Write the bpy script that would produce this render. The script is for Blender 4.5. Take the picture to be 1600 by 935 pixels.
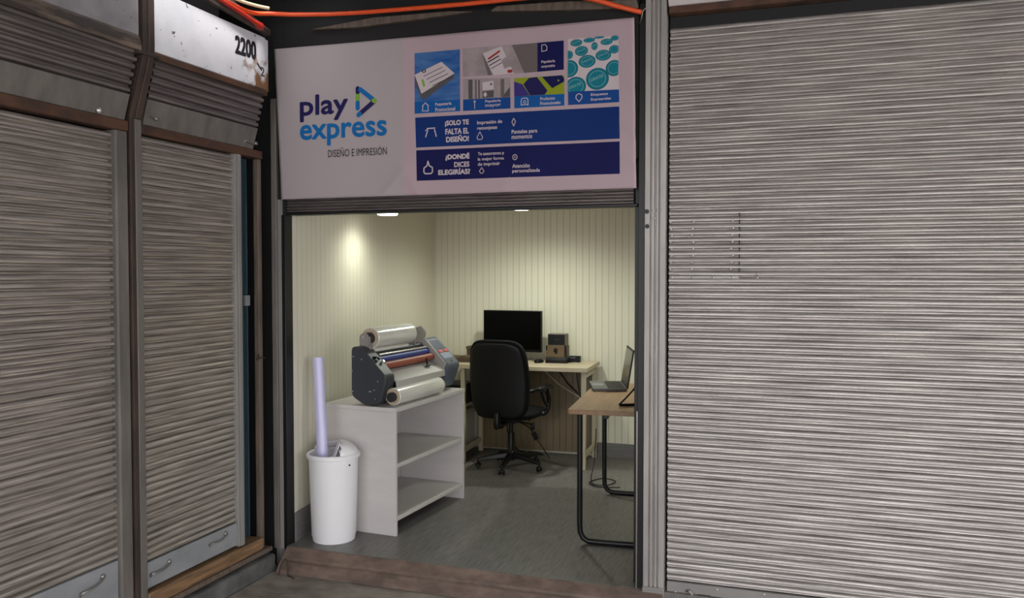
import bpy, bmesh, math, random
from math import sin, cos, pi, radians, sqrt
from mathutils import Vector, Matrix
random.seed(7)
S = bpy.context.scene
COL = S.collection
for o in list(bpy.data.objects): bpy.data.objects.remove(o)

# ---------------------------------------------------------------- camera, world, exposure
cd = bpy.data.cameras.new('camera'); cam = bpy.data.objects.new('camera', cd); COL.objects.link(cam)
cd.sensor_width = 36.0; cd.lens = 36.0*1300/1600; cd.clip_start = 0.05
cam.location = (0, -4.16, 1.6); cam.rotation_euler = (radians(90-1.85), 0, radians(18.7))
S.camera = cam
W = bpy.data.worlds.new('overcast'); S.world = W; W.use_nodes = True
bg = W.node_tree.nodes['Background']; bg.inputs[0].default_value = (0.98, 0.97, 1.0, 1); bg.inputs[1].default_value = 1.0
S.view_settings.view_transform = 'Standard'; S.view_settings.look = 'None'
S.view_settings.exposure = 1.85; S.view_settings.gamma = 1; S.view_settings.use_curve_mapping = False
LAMP_W = 3.7
sd = bpy.data.lights.new('hazy_sun', 'SUN'); sd.energy = 1.7; sd.angle = radians(14); sd.color = (1, .97, .94)
sun = bpy.data.objects.new('hazy_sun', sd); COL.objects.link(sun); sun.rotation_euler = Vector((-.44, .03, -.9)).to_track_quat('-Z', 'Y').to_euler()

# ---------------------------------------------------------------- helpers
def lin(h):
    if isinstance(h, str):
        c = [int(h[i:i+2], 16)/255 for i in (0, 2, 4)]
    else: c = [v/255 for v in h]
    return tuple(v/12.92 if v <= .04045 else ((v+.055)/1.055)**2.4 for v in c) + (1,)

def mat(name, col, rough=.5, metal=0., col2=None, scale=6., stretch=(1, 1, 1), lo=.4, hi=.65, bump=0., bscale=40., spec=.5, detail=5., bstretch=None):
    m = bpy.data.materials.new(name); m.use_nodes = True
    nt = m.node_tree; b = nt.nodes['Principled BSDF']
    b.inputs['Base Color'].default_value = lin(col); b.inputs['Roughness'].default_value = rough; b.inputs['Metallic'].default_value = metal
    b.inputs['Specular IOR Level'].default_value = spec
    if col2 or bump:
        tc = nt.nodes.new('ShaderNodeTexCoord')
        def noise(sc, st):
            mp = nt.nodes.new('ShaderNodeMapping'); mp.inputs['Scale'].default_value = st
            n = nt.nodes.new('ShaderNodeTexNoise'); n.inputs['Scale'].default_value = sc; n.inputs['Detail'].default_value = detail; n.inputs['Roughness'].default_value = .6
            nt.links.new(tc.outputs['Object'], mp.inputs['Vector']); nt.links.new(mp.outputs['Vector'], n.inputs['Vector'])
            return n
    if col2:
        n = noise(scale, stretch)
        r = nt.nodes.new('ShaderNodeValToRGB'); r.color_ramp.elements[0].position = lo; r.color_ramp.elements[1].position = hi
        r.color_ramp.elements[0].color = lin(col); r.color_ramp.elements[1].color = lin(col2)
        nt.links.new(n.outputs['Fac'], r.inputs['Fac']); nt.links.new(r.outputs['Color'], b.inputs['Base Color'])
    if bump:
        n2 = noise(bscale, bstretch or stretch)
        bp = nt.nodes.new('ShaderNodeBump'); bp.inputs['Strength'].default_value = bump; bp.inputs['Distance'].default_value = .01
        nt.links.new(n2.outputs['Fac'], bp.inputs['Height']); nt.links.new(bp.outputs['Normal'], b.inputs['Normal'])
    return m

def panelled(name, col, axis, pitch, groove_col, rough=.45):
    """cream tongue-and-groove panelling: thin darker groove every `pitch` metres"""
    m = mat(name, col, rough, col2=None); nt = m.node_tree; b = nt.nodes['Principled BSDF']
    tc = nt.nodes.new('ShaderNodeTexCoord'); sp = nt.nodes.new('ShaderNodeSeparateXYZ'); nt.links.new(tc.outputs['Object'], sp.inputs[0])
    dv = nt.nodes.new('ShaderNodeMath'); dv.operation = 'DIVIDE'; dv.inputs[1].default_value = pitch; nt.links.new(sp.outputs[axis], dv.inputs[0])
    fr = nt.nodes.new('ShaderNodeMath'); fr.operation = 'FRACT'; nt.links.new(dv.outputs[0], fr.inputs[0])
    rp = nt.nodes.new('ShaderNodeValToRGB'); nt.links.new(fr.outputs[0], rp.inputs[0])
    e = rp.color_ramp.elements; e[0].position = 0; e[0].color = (0, 0, 0, 1); e[1].position = .05; e[1].color = (1, 1, 1, 1)
    x = rp.color_ramp.elements.new(.95); x.color = (1, 1, 1, 1); x = rp.color_ramp.elements.new(1.); x.color = (0, 0, 0, 1)
    mx = nt.nodes.new('ShaderNodeMixRGB'); mx.inputs[1].default_value = lin(groove_col); mx.inputs[2].default_value = lin(col)
    nt.links.new(rp.outputs[0], mx.inputs[0]); nt.links.new(mx.outputs[0], b.inputs['Base Color'])
    bp = nt.nodes.new('ShaderNodeBump'); bp.inputs['Strength'].default_value = .6; bp.inputs['Distance'].default_value = .004
    nt.links.new(rp.outputs[0], bp.inputs['Height']); nt.links.new(bp.outputs['Normal'], b.inputs['Normal'])
    return m

def emit(name, col, strength):
    m = bpy.data.materials.new(name); m.use_nodes = True; nt = m.node_tree
    b = nt.nodes['Principled BSDF']; b.inputs['Emission Color'].default_value = lin(col); b.inputs['Emission Strength'].default_value = strength
    return m

class MB:
    def __init__(s): s.v = []; s.f = []; s.mi = []; s.cur = 0
    def add(s, vs, fs):
        n = len(s.v); s.v += [tuple(p) for p in vs]
        for f in fs: s.f.append(tuple(i+n for i in f)); s.mi.append(s.cur)
        return s
    def box(s, x0, x1, y0, y1, z0, z1, M=None):
        vs = [Vector((x, y, z)) for x in (x0, x1) for y in (y0, y1) for z in (z0, z1)]
        if M: vs = [M @ v for v in vs]
        return s.add(vs, [(0, 1, 3, 2), (4, 6, 7, 5), (0, 4, 5, 1), (2, 3, 7, 6), (0, 2, 6, 4), (1, 5, 7, 3)])
    def prism(s, poly, e0, e1, axis='x', M=None):
        """poly: list of 2D points; extruded along axis from e0 to e1"""
        def P(a, b, e):
            v = Vector({'x': (e, a, b), 'y': (a, e, b), 'z': (a, b, e)}[axis]); return M @ v if M else v
        n = len(poly); vs = [P(a, b, e0) for a, b in poly] + [P(a, b, e1) for a, b in poly]
        fs = [tuple(range(n))[::-1], tuple(range(n, 2*n))] + [(i, (i+1) % n, n+(i+1) % n, n+i) for i in range(n)]
        return s.add(vs, fs)
    def tube(s, pts, r, seg=8, cap=True, smooth_n=0):
        pts = [Vector(p) for p in pts]
        if smooth_n: pts = catmull(pts, smooth_n)
        n = len(pts); rs = r if isinstance(r, (list, tuple)) else [r]*n
        vs = []; prev = None
        for i, p in enumerate(pts):
            t = (pts[min(i+1, n-1)]-pts[max(i-1, 0)]).normalized()
            if prev is None:
                a = t.orthogonal().normalized()
            else:
                a = (prev - t*prev.dot(t)); a = a.normalized() if a.length > 1e-6 else t.orthogonal().normalized()
            prev = a; b = t.cross(a)
            for k in range(seg):
                w = 2*pi*k/seg; vs.append(p+(a*cos(w)+b*sin(w))*rs[i])
        fs = [(i*seg+k, i*seg+(k+1) % seg, (i+1)*seg+(k+1) % seg, (i+1)*seg+k) for i in range(n-1) for k in range(seg)]
        if cap: fs += [tuple(range(seg))[::-1], tuple(range((n-1)*seg, n*seg))]
        return s.add(vs, fs)
    def cyl(s, p0, p1, r, seg=20, r1=None): return s.tube([p0, p1], [r, r if r1 is None else r1], seg)
    def ring(s, p0, p1, ro, ri, seg=28):
        """hollow cylinder"""
        p0 = Vector(p0); p1 = Vector(p1); t = (p1-p0).normalized(); a = t.orthogonal().normalized(); b = t.cross(a); vs = []
        for p in (p0, p1):
            for r in (ro, ri):
                for k in range(seg): w = 2*pi*k/seg; vs.append(p+(a*cos(w)+b*sin(w))*r)
        fs = []
        for k in range(seg):
            j = (k+1) % seg
            fs += [(k, j, 2*seg+j, 2*seg+k), (seg+j, seg+k, 3*seg+k, 3*seg+j), (j, k, seg+k, seg+j), (2*seg+k, 2*seg+j, 3*seg+j, 3*seg+k)]
        return s.add(vs, fs)
    def lathe(s, prof, c=(0, 0, 0), seg=40, close=False):
        n = len(prof); vs = [(c[0]+r*cos(2*pi*k/seg), c[1]+r*sin(2*pi*k/seg), c[2]+z) for r, z in prof for k in range(seg)]
        m = n if close else n-1
        fs = [(i*seg+k, i*seg+(k+1) % seg, ((i+1) % n)*seg+(k+1) % seg, ((i+1) % n)*seg+k) for i in range(m) for k in range(seg)]
        return s.add(vs, fs)
    def blob(s, c, r, n=(3, 3), warp=None, nu=32, nv=18):
        """superellipsoid; n = exponents in plan and in elevation"""
        sg = lambda x, e: math.copysign(abs(x)**e, x)
        vs = []
        for j in range(nv+1):
            p = -pi/2+pi*j/nv
            for i in range(nu):
                t = 2*pi*i/nu
                v = Vector((r[0]*sg(cos(p), 2/n[1])*sg(cos(t), 2/n[0]), r[1]*sg(cos(p), 2/n[1])*sg(sin(t), 2/n[0]), r[2]*sg(sin(p), 2/n[1])))
                if warp: v = warp(v)
                vs.append(v+Vector(c))
        fs = [(j*nu+i, j*nu+(i+1) % nu, (j+1)*nu+(i+1) % nu, (j+1)*nu+i) for j in range(nv) for i in range(nu)]
        return s.add(vs, fs)

def catmull(p, n):
    out = []; P = [p[0]]+p+[p[-1]]
    for i in range(1, len(P)-2):
        for k in range(n):
            t = k/n; a, b, c, d = P[i-1], P[i], P[i+1], P[i+2]
            out.append(.5*((2*b)+(c-a)*t+(2*a-5*b+4*c-d)*t*t+(3*b-a-3*c+d)*t**3))
    return out+[p[-1]]

def obj(name, mb, m, parent=None, bevel=0, smooth=True, loc=None, seg=2, solid=0):
    me = bpy.data.meshes.new(name); me.from_pydata(mb.v, [], mb.f)
    ms = m if isinstance(m, (list, tuple)) else [m]
    for x in ms: me.materials.append(x)
    for p, i in zip(me.polygons, mb.mi): p.material_index = i
    bm = bmesh.new(); bm.from_mesh(me); bmesh.ops.recalc_face_normals(bm, faces=bm.faces); bm.to_mesh(me); bm.free()
    if smooth:
        for p in me.polygons: p.use_smooth = True
        me.set_sharp_from_angle(angle=radians(38))
    o = bpy.data.objects.new(name, me); COL.objects.link(o)
    if parent: o.parent = parent
    if loc: o.location = loc
    if solid:
        md = o.modifiers.new('solid', 'SOLIDIFY'); md.thickness = solid; md.offset = -1
    if bevel:
        md = o.modifiers.new('bevel', 'BEVEL'); md.width = bevel; md.segments = seg; md.limit_method = 'ANGLE'; md.angle_limit = radians(40)
    return o

def tag(o, label, cat, group=None):
    o['label'] = label; o['category'] = cat
    if group: o['group'] = group
    return o
def thing(name, label, cat, loc=(0, 0, 0), rz=0, group=None):
    o = bpy.data.objects.new(name, None); COL.objects.link(o); o.empty_display_size = .05
    o.location = loc; o.rotation_euler = (0, 0, radians(rz)); return tag(o, label, cat, group)
def struct(name, mb, m, **k):
    o = obj(name, mb, m, **k); o['kind'] = 'structure'; return o
def dup_part(o, parent, loc):
    c = o.copy(); COL.objects.link(c); c.parent = parent; c.location = loc; return c

# ---------------------------------------------------------------- materials
M = {}
M['slat'] = mat('galvanised_slats', (136, 130, 126), .34, .45, (202, 196, 190), 2.2, (1.2, 1.2, 50), .35, .7, .15, 30, spec=.6)
M['slat_left'] = mat('galvanised_slats_worn', (134, 127, 120), .32, .6, (208, 200, 190), 2.2, (1.2, 1.2, 55), .35, .7, .15, 30, spec=.6)
M['slat_small'] = mat('galvanised_slats_dark', (104, 96, 93), .34, .5, (140, 132, 127), 2.5, (1, 1, 20), .35, .7)
M['steel'] = mat('grey_painted_steel', (128, 125, 122), .5, .1, (146, 143, 139), 3, (1, 1, .5), .35, .7, .05, 30)
M['pillar'] = mat('pillar_steel', (150, 146, 142), .42, .2, (174, 169, 163), 5, (3, 3, .5), .35, .7, .08, 40)
M['rail'] = mat('bottom_rail_steel', (130, 133, 135), .5, .1, (150, 152, 154), 4, (1, 1, 2), .35, .7)
M['post'] = mat('old_post_steel', (92, 88, 83), .6, .1, (118, 113, 106), 4, (3, 3, .6), .35, .7)
M['rust'] = mat('rusty_steel', (46, 32, 25), .75, 0, (94, 62, 42), 5, (2, 1, 2), .3, .7, .3, 60)
M['darkrust'] = mat('dark_rusty_steel', (44, 35, 31), .7, .1, (74, 58, 48), 6, (2, 2, .6), .35, .7, .2, 60)
M['black'] = mat('black_board_and_gap', (16, 15, 16), .7)
M['blacksteel'] = mat('black_steel', (22, 22, 23), .4, .2)
M['gap'] = mat('dark_cladding', (18, 17, 17), .8)
M['cream'] = panelled('cream_panelling', (219, 216, 196), 0, .058, (192, 182, 154))
M['cream_left'] = panelled('cream_panelling_side', (219, 215, 196), 1, .066, (194, 184, 156))
M['desk_shade'] = panelled('brown_desk_shade', (112, 96, 70), 0, .058, (84, 71, 50))  # under-desk shadow put into a darker panelling colour
M['ceiling'] = mat('ceiling_paint', (214, 210, 198), .7)
M['skirt'] = mat('grey_skirting', (106, 104, 103), .55, 0, (124, 122, 119), 6, (1, 1, 12), .35, .7)
M['stone'] = mat('brown_threshold_stone', (92, 78, 69), .55, 0, (128, 109, 97), 9, (.8, 1.5, 1.5), .35, .68, .35, 25)
M['ground'] = mat('worn_pavement', (108, 100, 92), .65, 0, (152, 143, 133), 6, (1, 1.6, 1), .35, .7, .35, 30)
M['concrete'] = mat('smooth_concrete', (74, 74, 74), .5, 0, (118, 118, 116), 5, (1, 1, 1), .4, .75, .2, 25)
M['timber'] = mat('sill_timber', (78, 58, 40), .6, 0, (150, 117, 82), 5, (8, .7, 8), .3, .7, .2, 30)
M['peeling'] = mat('peeling_brown_paint', (54, 44, 38), .7, 0, (118, 102, 88), 4, (2, .7, 5), .45, .62, .3, 30)
M['oldwood'] = mat('weathered_wood', (74, 64, 56), .7, 0, (112, 98, 86), 5, (6, 6, .8), .3, .7)
M['whitelam'] = mat('pale_laminate', (196, 191, 188), .45, 0, (204, 199, 196), 4, (1, 1, 4), .3, .7)
M['plastic_white'] = mat('white_plastic', (238, 237, 238), .38, 0)
M['lilac'] = mat('lilac_film', (200, 197, 232), .22, 0)
M['slate'] = mat('slate_casing', (52, 55, 60), .42)
M['slate2'] = mat('blue_grey_casing', (84, 92, 104), .4)
M['grey_metal'] = mat('grey_powder_coat', (138, 134, 130), .5)
M['tablegrey'] = mat('light_grey_coat', (176, 173, 168), .42)
M['film'] = mat('clear_film_roll', (206, 206, 198), .2, .12, (230, 230, 222), 3, (1, 12, 12), .3, .7, spec=.8)
M['core'] = mat('cardboard_core', (176, 160, 138), .7)
M['darkplastic'] = mat('dark_plastic', (30, 31, 33), .45)
M['blackplastic'] = mat('black_plastic', (7, 7, 8), .4, spec=.3)
M['screen'] = mat('dark_screen', (2, 2, 2), .3, spec=.08)
M['lcd'] = mat('grey_display', (92, 98, 112), .25)
M['red'] = mat('red_button', (206, 74, 52), .4)
M['redroll'] = mat('red_rubber_roller', (146, 74, 54), .4)
M['blueroll'] = mat('blue_rubber_roller', (46, 66, 138), .4)
M['chrome'] = mat('polished_metal', (200, 198, 190), .22, 1.)
M['fabric'] = mat('black_mesh_fabric', (3, 3, 4), .85, bump=.2, bscale=300, spec=.2)
M['deskpale'] = mat('pale_oak_laminate', (178, 164, 138), .45, 0, (190, 177, 152), 4, (1, 8, 8), .3, .7)
M['deskleg'] = mat('cream_painted_leg', (186, 176, 150), .45)
M['desk_oak'] = mat('oak_veneer', (138, 106, 76), .42, 0, (164, 132, 98), 4, (7, .6, 7), .3, .7, .05, 20)
M['laptop'] = mat('laptop_grey', (92, 92, 92), .4, .3)
M['laptop_dark'] = mat('laptop_keys', (30, 30, 31), .5)
M['laptop_screen'] = mat('laptop_screen_off', (82, 78, 74), .2)
M['brown'] = mat('brown_carton', (84, 68, 46), .6, 0, (98, 79, 53), 6, (1, 1, 1), .3, .7)
M['darkbrown'] = mat('dark_brown_wood', (74, 60, 46), .6)
M['pcgrey'] = mat('pc_grey_plastic', (168, 166, 156), .5)
M['orange'] = mat('orange_hose', (226, 84, 38), .4)
M['creamcord'] = mat('cream_strap', (226, 204, 164), .5)
M['redhose'] = mat('red_coupling', (168, 40, 26), .4)
M['wire'] = mat('galvanised_wire', (150, 146, 140), .35, .8)
M['rivet'] = mat('bright_rivet', (208, 204, 198), .3, .7)
M['white'] = mat('white_wire', (200, 196, 184), .5)
M['teal'] = mat('teal_curtain', (110, 146, 158), .7, 0, (140, 176, 188), 8, (4, 4, .4), .35, .7)
M['paleboard'] = mat('pale_fascia_board', (196, 188, 188), .6, 0, (206, 199, 198), 3, (1, 1, 1), .3, .7)
M['lampwhite'] = mat('lamp_white', (230, 228, 222), .4)
M['glow'] = emit('lamp_glow', (255, 252, 240), 4.0)

def floor_mat():
    m = mat('grey_vinyl_floor', (92, 89, 86), .42, 0, (124, 121, 117), 4.5, (22, 1.6, 1), .36, .68, .05, 8)
    return m
M['floor'] = floor_mat()

def sign_mat(name, base, spot, rust, rust_amt):
    m = mat(name, base, .38, 0.1); nt = m.node_tree; b = nt.nodes['Principled BSDF']
    tc = nt.nodes.new('ShaderNodeTexCoord')
    def ns(scale, lo, hi, det=5):
        n = nt.nodes.new('ShaderNodeTexNoise'); n.inputs['Scale'].default_value = scale; n.inputs['Detail'].default_value = det
        nt.links.new(tc.outputs['Object'], n.inputs['Vector'])
        r = nt.nodes.new('ShaderNodeValToRGB'); r.color_ramp.elements[0].position = lo; r.color_ramp.elements[1].position = hi
        nt.links.new(n.outputs['Fac'], r.inputs[0]); return r.outputs[0]
    mx = nt.nodes.new('ShaderNodeMixRGB'); mx.inputs[1].default_value = lin(base); mx.inputs[2].default_value = lin(spot)
    nt.links.new(ns(7, .45, .8), mx.inputs[0])
    mx3 = nt.nodes.new('ShaderNodeMixRGB'); mx3.inputs[2].default_value = lin((58, 48, 44)); nt.links.new(mx.outputs[0], mx3.inputs[1]); nt.links.new(ns(38, .70, .76, 2), mx3.inputs[0])
    # rust creeping in from the far lower corner
    sp = nt.nodes.new('ShaderNodeSeparateXYZ'); nt.links.new(tc.outputs['Object'], sp.inputs[0])
    g = nt.nodes.new('ShaderNodeMapRange'); g.inputs[1].default_value = .12; g.inputs[2].default_value = .48; g.inputs[3].default_value = 0; g.inputs[4].default_value = rust_amt
    nt.links.new(sp.outputs[1], g.inputs[0])
    h = nt.nodes.new('ShaderNodeMapRange'); h.inputs[1].default_value = .26; h.inputs[2].default_value = 0; h.inputs[3].default_value = 0; h.inputs[4].default_value = 1
    nt.links.new(sp.outputs[2], h.inputs[0])
    mu = nt.nodes.new('ShaderNodeMath'); mu.operation = 'MULTIPLY'; nt.links.new(g.outputs[0], mu.inputs[0]); nt.links.new(h.outputs[0], mu.inputs[1])
    n = nt.nodes.new('ShaderNodeTexNoise'); n.inputs['Scale'].default_value = 14; n.inputs['Detail'].default_value = 6; nt.links.new(tc.outputs['Object'], n.inputs['Vector'])
    ad = nt.nodes.new('ShaderNodeMath'); ad.operation = 'ADD'; nt.links.new(n.outputs['Fac'], ad.inputs[0]); nt.links.new(mu.outputs[0], ad.inputs[1])
    r2 = nt.nodes.new('ShaderNodeValToRGB'); r2.color_ramp.elements[0].position = .68; r2.color_ramp.elements[1].position = .86; nt.links.new(ad.outputs[0], r2.inputs[0])
    mx2 = nt.nodes.new('ShaderNodeMixRGB'); mx2.inputs[2].default_value = lin(rust); nt.links.new(mx3.outputs[0], mx2.inputs[1]); nt.links.new(r2.outputs[0], mx2.inputs[0])
    nt.links.new(mx2.outputs[0], b.inputs['Base Color'])
    return m
M['signwhite'] = sign_mat('white_enamel_sign', (214, 214, 218), (196, 198, 204), (120, 84, 54), .6)
M['signgrey'] = sign_mat('grey_enamel_panel', (150, 146, 148), (122, 118, 122), (120, 84, 54), .0)

# ---------------------------------------------------------------- the setting
struct('ground', MB().box(-6, 9, -12, 0.3, -.3, -.12), M['ground'])
# interior room
RL0, RL1 = (-2.794, .06), (-3.145, 2.9)
struct('floor', MB().prism([(-2.86, -.02), (1.2, -.02), (1.2, 3.0), (-3.3, 3.0)], -.119, 0, 'z'), M['floor'])
LW = struct('wall_left', MB().box(-.12, 0, 0, 2.90, 0, 2.3), M['cream_left']); LW.location = (RL0[0], RL0[1], 0); LW.rotation_euler = (0, 0, math.atan2(RL0[0]-RL1[0], RL1[1]-RL0[1]))
struct('wall_back', MB().box(-3.4, 1.3, 2.9, 3.02, 0, 2.3), M['cream'])
struct('wall_right', MB().box(1.0, 1.12, .06, 2.96, 0, 2.3), M['cream_left'])
struct('ceiling', MB().box(-3.4, 1.2, .14, 3.0, 2.2, 2.3), M['ceiling'])
bl = struct('baseboard_left', MB().box(0, .012, 0, 2.86, 0, .17), M['skirt']); bl.location = LW.location; bl.rotation_euler = LW.rotation_euler
struct('baseboard_back', MB().box(-1.60, 1.0, 2.885, 2.9, 0, .12), M['skirt'])
struct('trim_1', MB().prism([(-.019, 0), (-.03, -.004), (-.075, -.045), (-.082, -.058), (-.10, -.066), (-.14, -.12), (-.019, -.12)], -2.79, -.6, 'x'), M['stone'], smooth=False, bevel=.006)
# front wall over the opening and behind the right-hand shutter
struct('wall_front', MB().box(-2.95, -.70, .06, .14, 1.935, 3.3).box(-.70, 4.2, .06, .14, -.119, 3.3), M['gap'])
# street wall on the left
struct('wall_outside', MB().box(-3.25, -2.96, -6, -.36, -.12, 3.3).box(-3.4, -3.25, -.36, .1, -.12, 3.3).box(-3.4, -2.795, -.005, .055, -.12, 3.3), M['gap'])
struct('curb', MB().prism([(-2.96, -.12), (-2.813, -.12), (-2.813, -.035), (-2.82, -.022), (-2.96, -.005)], -6, -.10, 'y'), M['concrete'], bevel=.008)
# unseen market roof: open slot next to the left wall, so that daylight falls on the enamel sign
rf = MB()
rf.box(-6, -2.80, -5, .4, 3.22, 3.3)
rf.box(-2.50, 6, -5, .4, 3.22, 3.3)
rf.box(-2.80, -2.50, -.24, .4, 3.22, 3.3); rf.box(-2.80, -2.50, -5, -1.15, 3.22, 3.3)
rf.box(-6, 6, -5.06, -5, 2.88, 3.3)  # unseen valance, added with the deep roof to dim the upper front
struct('unseen_canopy_roof', rf, M['gap'])

# ---------------------------------------------------------------- roller shutters
PITCH = .0333
def slat_profile(z0, z1, pitch=PITCH, amp=.010):
    """(outward offset, height) down the curtain: a rounded slat and a recessed hinge groove"""
    out = []; n = int(round((z1-z0)/pitch)); p = (z1-z0)/n
    shape = [(0, -.008), (.16, -.009), (.22, -.004), (.27, amp*.55), (.34, amp*.95), (.46, amp), (.66, amp*.9), (.82, amp*.62), (.92, amp*.2)]
    for i in range(n):
        for t, d in shape: out.append((d, z0+(i+t)*p, i))
    out.append((-.002, z1, n))
    return out
def curtain(prof, a0, a1, place, nseg=14, jit=.0006):
    mb = MB(); n = len(prof); js = {}
    for k in range(nseg+1):
        a = a0+(a1-a0)*k/nseg
        for d, z, i in prof:
            j = js.setdefault((i, k), (random.uniform(-jit, jit), random.uniform(-jit, jit)))
            mb.v.append(tuple(place(a, d+j[0], z+j[1]*.6)))
    for k in range(nseg):
        for r in range(n-1):
            mb.f.append((k*n+r, (k+1)*n+r, (k+1)*n+r+1, k*n+r+1)); mb.mi.append(0)
    return mb
front = lambda y0: (lambda a, d, z: (a, y0-d, z))
leftw = lambda x0: (lambda a, d, z: (x0+d, a, z))

# -- large shutter right of the pillar
rs = thing('roller_shutter', 'wide grey roller shutter closing the whole bay right of the ribbed pillar', 'roller shutter', (.65, .03, -.12))
def rel(mb, o):
    mb.v = [tuple(Vector(p)-o.location) for p in mb.v]; return mb
obj('slat_curtain', rel(curtain(slat_profile(.052, 2.80), -.588, 1.95, front(.015), 26), rs), M['slat'], rs)
br = obj('bottom_rail', rel(MB().box(-.588, 1.95, .0, .02, -.118, .05), rs), M['steel'], rs, bevel=.003)
obj('handle_slot', rel(MB().box(-.435, -.37, -.004, .001, -.012, .002), rs), M['blackplastic'], rs, bevel=.003)
obj('latch_hook', rel(MB().tube([(-.49, -.004, .01), (-.475, -.012, .018), (-.462, -.014, .0), (-.452, -.014, -.03), (-.43, -.012, -.045), (-.415, -.004, -.03)], .006, 8, smooth_n=4), rs), M['wire'], rs)
rv = MB().blob((0, 0, 0), (.0055, .004, .0055), (2, 2), nu=10, nv=6)
first = None
def rivet(x, y, z, parent, s=1):
    global first
    if first is None:
        first = obj('rivet', rv, M['rivet'], parent, loc=Vector((x, y, z))-parent.location); return first
    return dup_part(first, parent, Vector((x, y, z))-parent.location)
for x, z in [(-.545, .0), (-.342, .036), (-.12, .04), (.12, .03), (.5, .03), (-.3, -.07), (-.56, -.06)]: rivet(x, -.002, z, rs)
# riveted repair patch in the curtain
obj('patch_strip', rel(MB().box(-.586, -.250, -.001, .012, 1.566, 1.584), rs), M['pillar'], rs, bevel=.005)
ed = MB()
for i in range(9):
    z = 1.60+i*PITCH; ed.box(-.2525, -.248, .0, .01, z, z+.020)
obj('patch_edge', rel(ed, rs), M['blackplastic'], rs)
for i in range(8):
    z = 1.602+i*PITCH
    for x in (-.578, -.472, -.285): rivet(x+random.uniform(-.006, .006), .006, z+.012, rs)
for x in (-.572, -.472, -.372, -.28): rivet(x, -.003, 1.575, rs)
for x, z in [(-.165, 1.59), (-.165, 1.575)]: rivet(x, .004, z, rs)

# -- shutter of the shop itself, rolled up: only its last slats hang below the banner
sh = thing('roller_shutter', 'rolled-up shutter with its last few slats hanging between banner and shop opening', 'roller shutter', (-1.78, .03, 1.915))
obj('slat_curtain', rel(curtain(slat_profile(1.943, 2.16, .01635, .010), -2.795, -.768, front(.025), 14), sh), M['slat_small'], sh)
obj('bottom_rail', rel(MB().box(-2.795, -.745, .008, .05, 1.930, 1.945), sh), M['blacksteel'], sh, bevel=.003)

# -- left wall, ground-level shutters
def wire_handle(parent, x, ya, yb, za, zb):
    mb = MB().tube([(x, ya, za-.02), (x+.012, ya, za-.004), (x+.02, ya+(yb-ya)*.5, (za+zb)/2-.01), (x+.012, yb, zb), (x, yb+.01, zb+.012)], .0045, 6, smooth_n=4)
    mb.blob((x+.004, yb, zb+.006), (.008, .012, .012), (2, 2), nu=10, nv=6)
    mb.blob((x+.002, ya, za-.012), (.006, .008, .008), (2, 2), nu=10, nv=6)
    return obj('handle', rel(mb, parent), M['wire'], parent)
s2 = thing('roller_shutter', 'closed grey roller shutter between the rusty bent post and the narrow glass door', 'roller shutter', (-2.88, -.71, .105))
obj('slat_curtain', rel(curtain(slat_profile(.229, 2.235, amp=.012), -1.056, -.368, leftw(-2.886), 8), s2), M['slat_left'], s2)
obj('bottom_rail', rel(MB().box(-2.89, -2.87, -1.056, -.368, .105, .229), s2), M['rail'], s2, bevel=.003)
wire_handle(s2, -2.868, -.60, -.475, .19, .195); wire_handle(s2, -2.868, -1.02, -.90, .178, .185)
s1 = thing('roller_shutter', 'nearest closed grey roller shutter filling the left edge of the street wall', 'roller shutter', (-2.88, -2.2, .105))
obj('slat_curtain', rel(curtain(slat_profile(.297, 2.225, amp=.012), -3.4, -1.204, leftw(-2.894), 16), s1), M['slat_left'], s1)
obj('bottom_rail', rel(MB().box(-2.90, -2.88, -3.4, -1.204, .108, .297), s1), M['rail'], s1, bevel=.003)
wire_handle(s1, -2.878, -1.42, -1.30, .23, .25)
# -- left wall, upper shutters leaning outwards
def lean(z): return -2.872+max(0, min(1, (z-2.28)/(2.56-2.28)))*.082
leanw = lambda a, d, z: (lean(z)-.012+d, a, z)
def upper(label, y0, y1, top, seg):
    t = thing('roller_shutter', label, 'roller shutter', (-2.87, (y0+y1)/2, 2.285))
    obj('slat_curtain', rel(curtain(slat_profile(2.40, top, .0333, .012), y0, y1, leanw, seg), t), M['slat_small'], t)
    mb = MB()
    for za, zb in [(2.285, 2.40)]:
        mb.prism([(lean(za)-.02, za), (lean(za)+.004, za), (lean(zb)+.004, zb), (lean(zb)-.02, zb)], y0, y1, 'y')
    obj('bottom_rail', rel(mb, t), M['post'], t, bevel=.003)
    return t
u2 = upper('short upper shutter directly under the white numbered sign, bright ribs over a grey rail', -1.03, -.20, 2.60, 8)
wire_handle(u2, -2.862, -.285, -.185, 2.325, 2.315); 
obj('latch_hook', rel(MB().tube([(-2.865, -1.03, 2.345), (-2.845, -1.0, 2.33), (-2.84, -.975, 2.318), (-2.845, -.95, 2.322)], .0045, 6, smooth_n=4).blob((-2.84, -.975, 2.318), (.008, .009, .009), (2, 2), nu=10, nv=6), u2), M['wire'], u2)
u1 = upper('long upper shutter at the top left corner, below the grey panel', -3.4, -1.142, 2.60, 16)
obj('knob', rel(MB().blob((-2.855, -1.30, 2.30), (.012, .014, .014), (2, 2), nu=12, nv=8), u1), M['rivet'], u1)

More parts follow.
